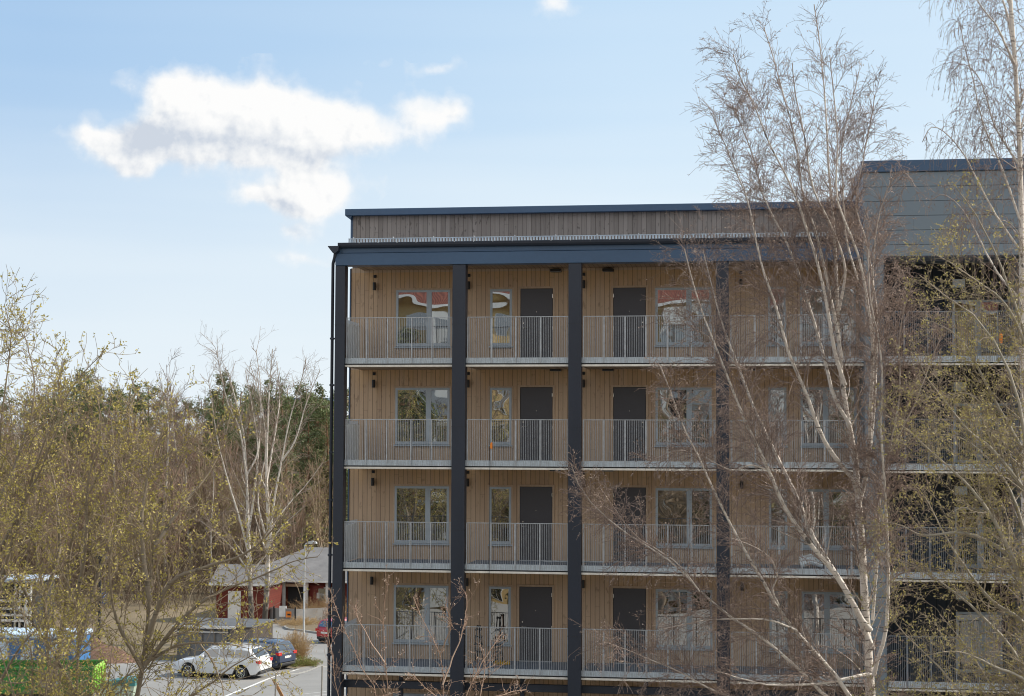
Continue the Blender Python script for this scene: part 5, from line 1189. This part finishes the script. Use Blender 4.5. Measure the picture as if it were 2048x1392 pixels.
def put(kind, px, topy, d, label, cat, group, s=1., rz=None):
    """a tree at distance d whose top reaches the given height of the skyline"""
    r_ = PR[kind]; o = r_ if kind not in used else clone(r_); used.add(kind)
    p = dep(px, 885, d); g_ = gz(float(p[1])); tz = dep(px, topy, d)[2]; Hn = {'b1': 16, 'b2': 14, 'b3': 13, 'w1': 17, 'w2': 15, 'p1': 18, 'p2': 17, 's1': 15}[kind]
    k = max(.35, (tz-g_)/(Hn*1.03)); o.location = (float(p[0]), float(p[1]), g_); o.scale = (k*s, k*s, k); o.rotation_euler = (0, 0, RNG.uniform(0, 6.28) if rz is None else rz)
    for key in ('label', 'category', 'group'):
        if key in o: del o[key]
    tag(o, label, cat, group); return o
RNG = random.Random(5)
sky_named = [('p1', 178, 738, 165, 'broad dark pine, leftmost of the pines on the skyline'), ('p2', 265, 762, 172, 'pine with ragged flat top between the leftmost pine and the tall thin birch'), ('p1', 441, 744, 160, 'round-topped pine standing clear on the skyline right of the thin birch'),
             ('p2', 541, 752, 165, 'dark pine on the skyline behind the old birches'), ('p1', 603, 766, 162, 'dense pine on the skyline right of the old birches'), ('s1', 648, 764, 158, 'pointed conifer on the skyline next to the building'),
             ('p1', 497, 782, 158, 'low pine on the skyline left of the old birches'), ('p2', 572, 786, 156, 'pine tucked between two taller pines behind the old birches'), ('p2', 628, 786, 155, 'pine right behind the street lamp line on the skyline'), ('p1', 652, 800, 150, 'lower dense pine touching the building edge'), ('p1', 140, 770, 168, 'pine crowded against the leftmost broad one'), ('p1', 218, 775, 163, 'low rounded pine between the broad and the ragged one'),
             ('p2', 105, 790, 170, 'dark pine half hidden by the left willows'), ('w1', 336, 716, 150, 'tall thin white birch standing highest over the wood'), ('w2', 388, 750, 152, 'white birch just right of the tallest thin one'), ('w2', 242, 742, 148, 'pale birch rising in front of the second pine'),
             ('s1', 625, 800, 150, 'bushy conifer lower down beside the building edge'), ('s1', 575, 830, 146, 'small conifer in the wood behind the old birches')]
for k, px, ty, d, lab in sky_named: put(k, px, ty, d, lab, 'tree', 'trees on the skyline beyond the red house')
gl = {'b1': ('leafless brown tree in the crowded wood beyond the road', 'bare brown trees of the wood'), 'b2': ('leafless brown tree in the crowded wood beyond the road', 'bare brown trees of the wood'), 'b3': ('olive budding tree in the crowded wood beyond the road', 'olive budding trees of the wood'),
      'w1': ('slim white birch inside the crowded wood beyond the road', 'slim white birches of the wood'), 'w2': ('slim white birch inside the crowded wood beyond the road', 'slim white birches of the wood'), 'p1': ('dark pine inside the crowded wood beyond the road', 'dark pines of the wood'), 'p2': ('dark pine inside the crowded wood beyond the road', 'dark pines of the wood'), 's1': ('dark conifer inside the crowded wood beyond the road', 'dark conifers of the wood')}
rows = [(205, 778, 26, 'p1 p2 b1 p2 s1'), (190, 784, 22, 'b1 p1 p2 w1 b2'), (176, 800, 22, 'b1 p2 b2 w1 b3'), (163, 820, 20, 'b2 b2 b3 w1 b1'), (150, 850, 20, 'b3 b2 b1 w2 b3'), (138, 900, 18, 'b3 b2 b3 w1 b2'), (128, 980, 14, 'b3 b2 b3 b1')]
for d, ty, n, kinds in rows:
    ks_ = kinds.split()
    for i in range(n):
        px = -150+(880)*(i+RNG.uniform(.1, .9))/n; k = RNG.choice(ks_)
        if d < 135 and 400 < px < 700: continue
        if px > 540: k = RNG.choice(['b3', 'b3', 's1', 'b2', 'p1'])
        put(k, px, ty+RNG.uniform(-16, 30), d+RNG.uniform(-5, 5), gl[k][0], 'tree', gl[k][1], RNG.uniform(.9, 1.35))
# twiggy undergrowth
rng = rngm(90); n = 5200; pd = rng.uniform(122, 205, n); pxs = rng.uniform(-250, 760, n)
B0 = np.array([dep(a, 885, b_) for a, b_ in zip(pxs, pd)]); B0[:, 2] = [gz(y) for y in B0[:, 1]]
keep = ~((pd < 126) & (pxs > 400)); B0 = B0[keep]; n = len(B0); K = 5; P = np.zeros((n, K, 3)); P[:, 0] = B0; an = rng.uniform(0, 6.28, n); hh = rng.uniform(1., 4.5, n)
for k in range(1, K): f = k/(K-1); P[:, k] = B0+np.c_[np.cos(an)*f*hh*.35, np.sin(an)*f*hh*.35, hh*f]+rng.normal(size=(n, 3))*.12
R = np.full((n, K), .02)*np.linspace(1.2, .5, K); p2, r2 = sprout(P, R, 3.2, rng, t0=.15, ang=(20, 60), L=(.5, 1.6), K=4, rr=.7, rmin=.012, wig=.15, up=.1)
V, Q, A = join([(P, R, 3), (p2, r2, 3)]); tag(mesh_arr('undergrowth', V, [Q], bark('brushwood', (.15, .11, .08), (.06, .045, .03), (.17, .115, .075), .012, .03, None, .5), None, False, A), 'tangle of leafless brown brushwood under the far trees', 'undergrowth', kind='stuff')
# dark roof beyond the wood
dr2 = 250.; p = dep(565, 900, dr2); org = (float(p[0]), float(p[1]), gz(float(p[1])))
fb = empty('far_building', org, 'dark flat-roofed building showing between the pines on the skyline', 'building'); zt = dep(575, 801, dr2)[2]-org[2]
MB().box(-3, 6.5, 0, 9, 0, zt).build('wall', M_dark, fb, (0, 0, 0)); MB().box(-3.4, 6.9, -.4, 9.4, zt+.003, zt+.4).build('roof', M_beam, fb, (0, 0, 0))
# ------------------------------------------------------------------ the houses opposite, seen mirrored in the panes and throwing back the sun
M_yel = paint('yellow_render', (.60, .43, .20), .85, var=.06, scale=.6); M_wh = paint('white_render', (.74, .74, .70), .85, var=.05, scale=.6)
m, t, b = mat('red_tiles'); o = t.obj(); wv_ = t.node('ShaderNodeTexWave', wave_type='BANDS', bands_direction='X'); t.put(wv_.inputs['Vector'], o); wv_.inputs['Scale'].default_value = 1.6; n_ = t.noise(o, 2., 4)
t.put(b.inputs['Base Color'], t.ramp(t.math('ADD', t.math('MULTIPLY', wv_.outputs['Fac'], .4), t.math('MULTIPLY', n_, .6)), [(.3, (.12, .04, .03)), (.7, (.26, .09, .06))])); b.inputs['Roughness'].default_value = .8; M_tile = m
def opposite(label, x0, x1, y, m_w, zt, zr):
    g_ = gz(y); org = ((x0+x1)/2, y, g_); h = empty('apartment_house', org, label, 'house')
    MB().box(x0, x1, y-11, y, g_-1, zt).build('wall', m_w, h, org)
    rf = MB().prism([(y+.7, zt-.1), (y+.7, zt+.08), (y-5.5, zr), (y-11.7, zt+.08), (y-11.7, zt-.1)], 0, x0-.6, x1+.6).build('roof', M_tile, h, org)
    MB().box(x0-.6, x1+.6, y+.71, y+.85, zt-.25, zt+.15).build('eave', M_white, rf, org)
    zz = g_+1.0; 
    while zz+1.5 < zt:
        x = x0+1.2
        while x+1.4 < x1:
            w_ = MB().box(x, x+1.4, y+.003, y+.05, zz, zz+1.4, .01).build('window', M_white, h, org); MB().box(x+.1, x+.66, y+.052, y+.06, zz+.1, zz+1.3).build('pane', M_glassd, w_, org); MB().box(x+.74, x+1.3, y+.052, y+.06, zz+.1, zz+1.3).build('pane', M_glassd, w_, org)
            x += 3.3
        zz += 2.9
opposite('long yellow apartment house with red tiled roof behind the viewpoint, mirrored in the top windows', -34, -1.5, -74, M_yel, 10.9, 16.5)
opposite('white apartment house with red tiled roof behind the viewpoint, mirrored in the top windows', -1.0, 8, -71, M_wh, 10.6, 16.)
opposite('second yellow apartment house behind the viewpoint, right of the white one in the mirror image', 8.6, 36, -74, M_yel, 10.9, 16.5)
yh_ = bpy.data.objects['apartment_house']
for x0_, x1_ in ((-24.5, -20.6), (-13.5, -11.5), (-6.2, -3.4)):
    bx_ = MB().box(x0_, x1_, -73.9, -72.6, -12, 10.2).build('white_bay', M_wh, yh_, tuple(yh_.location))
    for zz in (-9., -6.1, -3.2, -.3, 2.6, 5.5, 8.2): MB().box(x0_+.5, x1_-.5, -72.597, -72.56, zz, zz+1.3).build('pane', M_glassd, bx_, tuple(yh_.location))
for i, (x, y, k, s) in enumerate([(-20, -66, 'b3', 1.), (-13, -64, 's1', .75), (-8, -66, 'b1', .8), (-3.5, -67, 's1', .7), (2.5, -63, 'b3', .85), (9, -65, 'b2', .8), (14, -66, 's1', .8), (20, -64, 'b3', .9), (-27, -66, 'b2', .9), (5.5, -67, 's1', .6), (-16, -67, 's1', .7), (-10.5, -62, 's1', .8), (-23, -62, 's1', .9), (-18, -60, 'b3', .9), (-6, -61, 'b1', .9), (0, -61, 'b3', .8), (7, -60, 's1', .8), (12, -61, 'b2', 1.), (17, -60, 's1', .9), (-1, -64, 's1', .85), (-30, -63, 'b3', 1.), (24, -61, 's1', 1.), (-12, -59, 'b2', .8), (4, -57, 'b2', .6), (-4.5, -57, 'b1', .6)]):
    o = clone(PR[k]); o.location = (x, y, gz(y)); o.scale = (s*1.5, s*1.5, s*1.38)
    for key in ('label', 'category', 'group'):
        if key in o: del o[key]
    tag(o, {'b3': 'budding tree before the yellow houses behind the viewpoint', 'b2': 'bare brown tree before the yellow houses behind the viewpoint', 'b1': 'bare brown tree before the yellow houses behind the viewpoint', 's1': 'dark conifer before the yellow houses behind the viewpoint'}[k], 'tree', 'trees behind the viewpoint, '+{'b3': 'budding', 'b2': 'bare', 'b1': 'bare', 's1': 'conifers'}[k])
for k in PR:
    if k not in used: pass
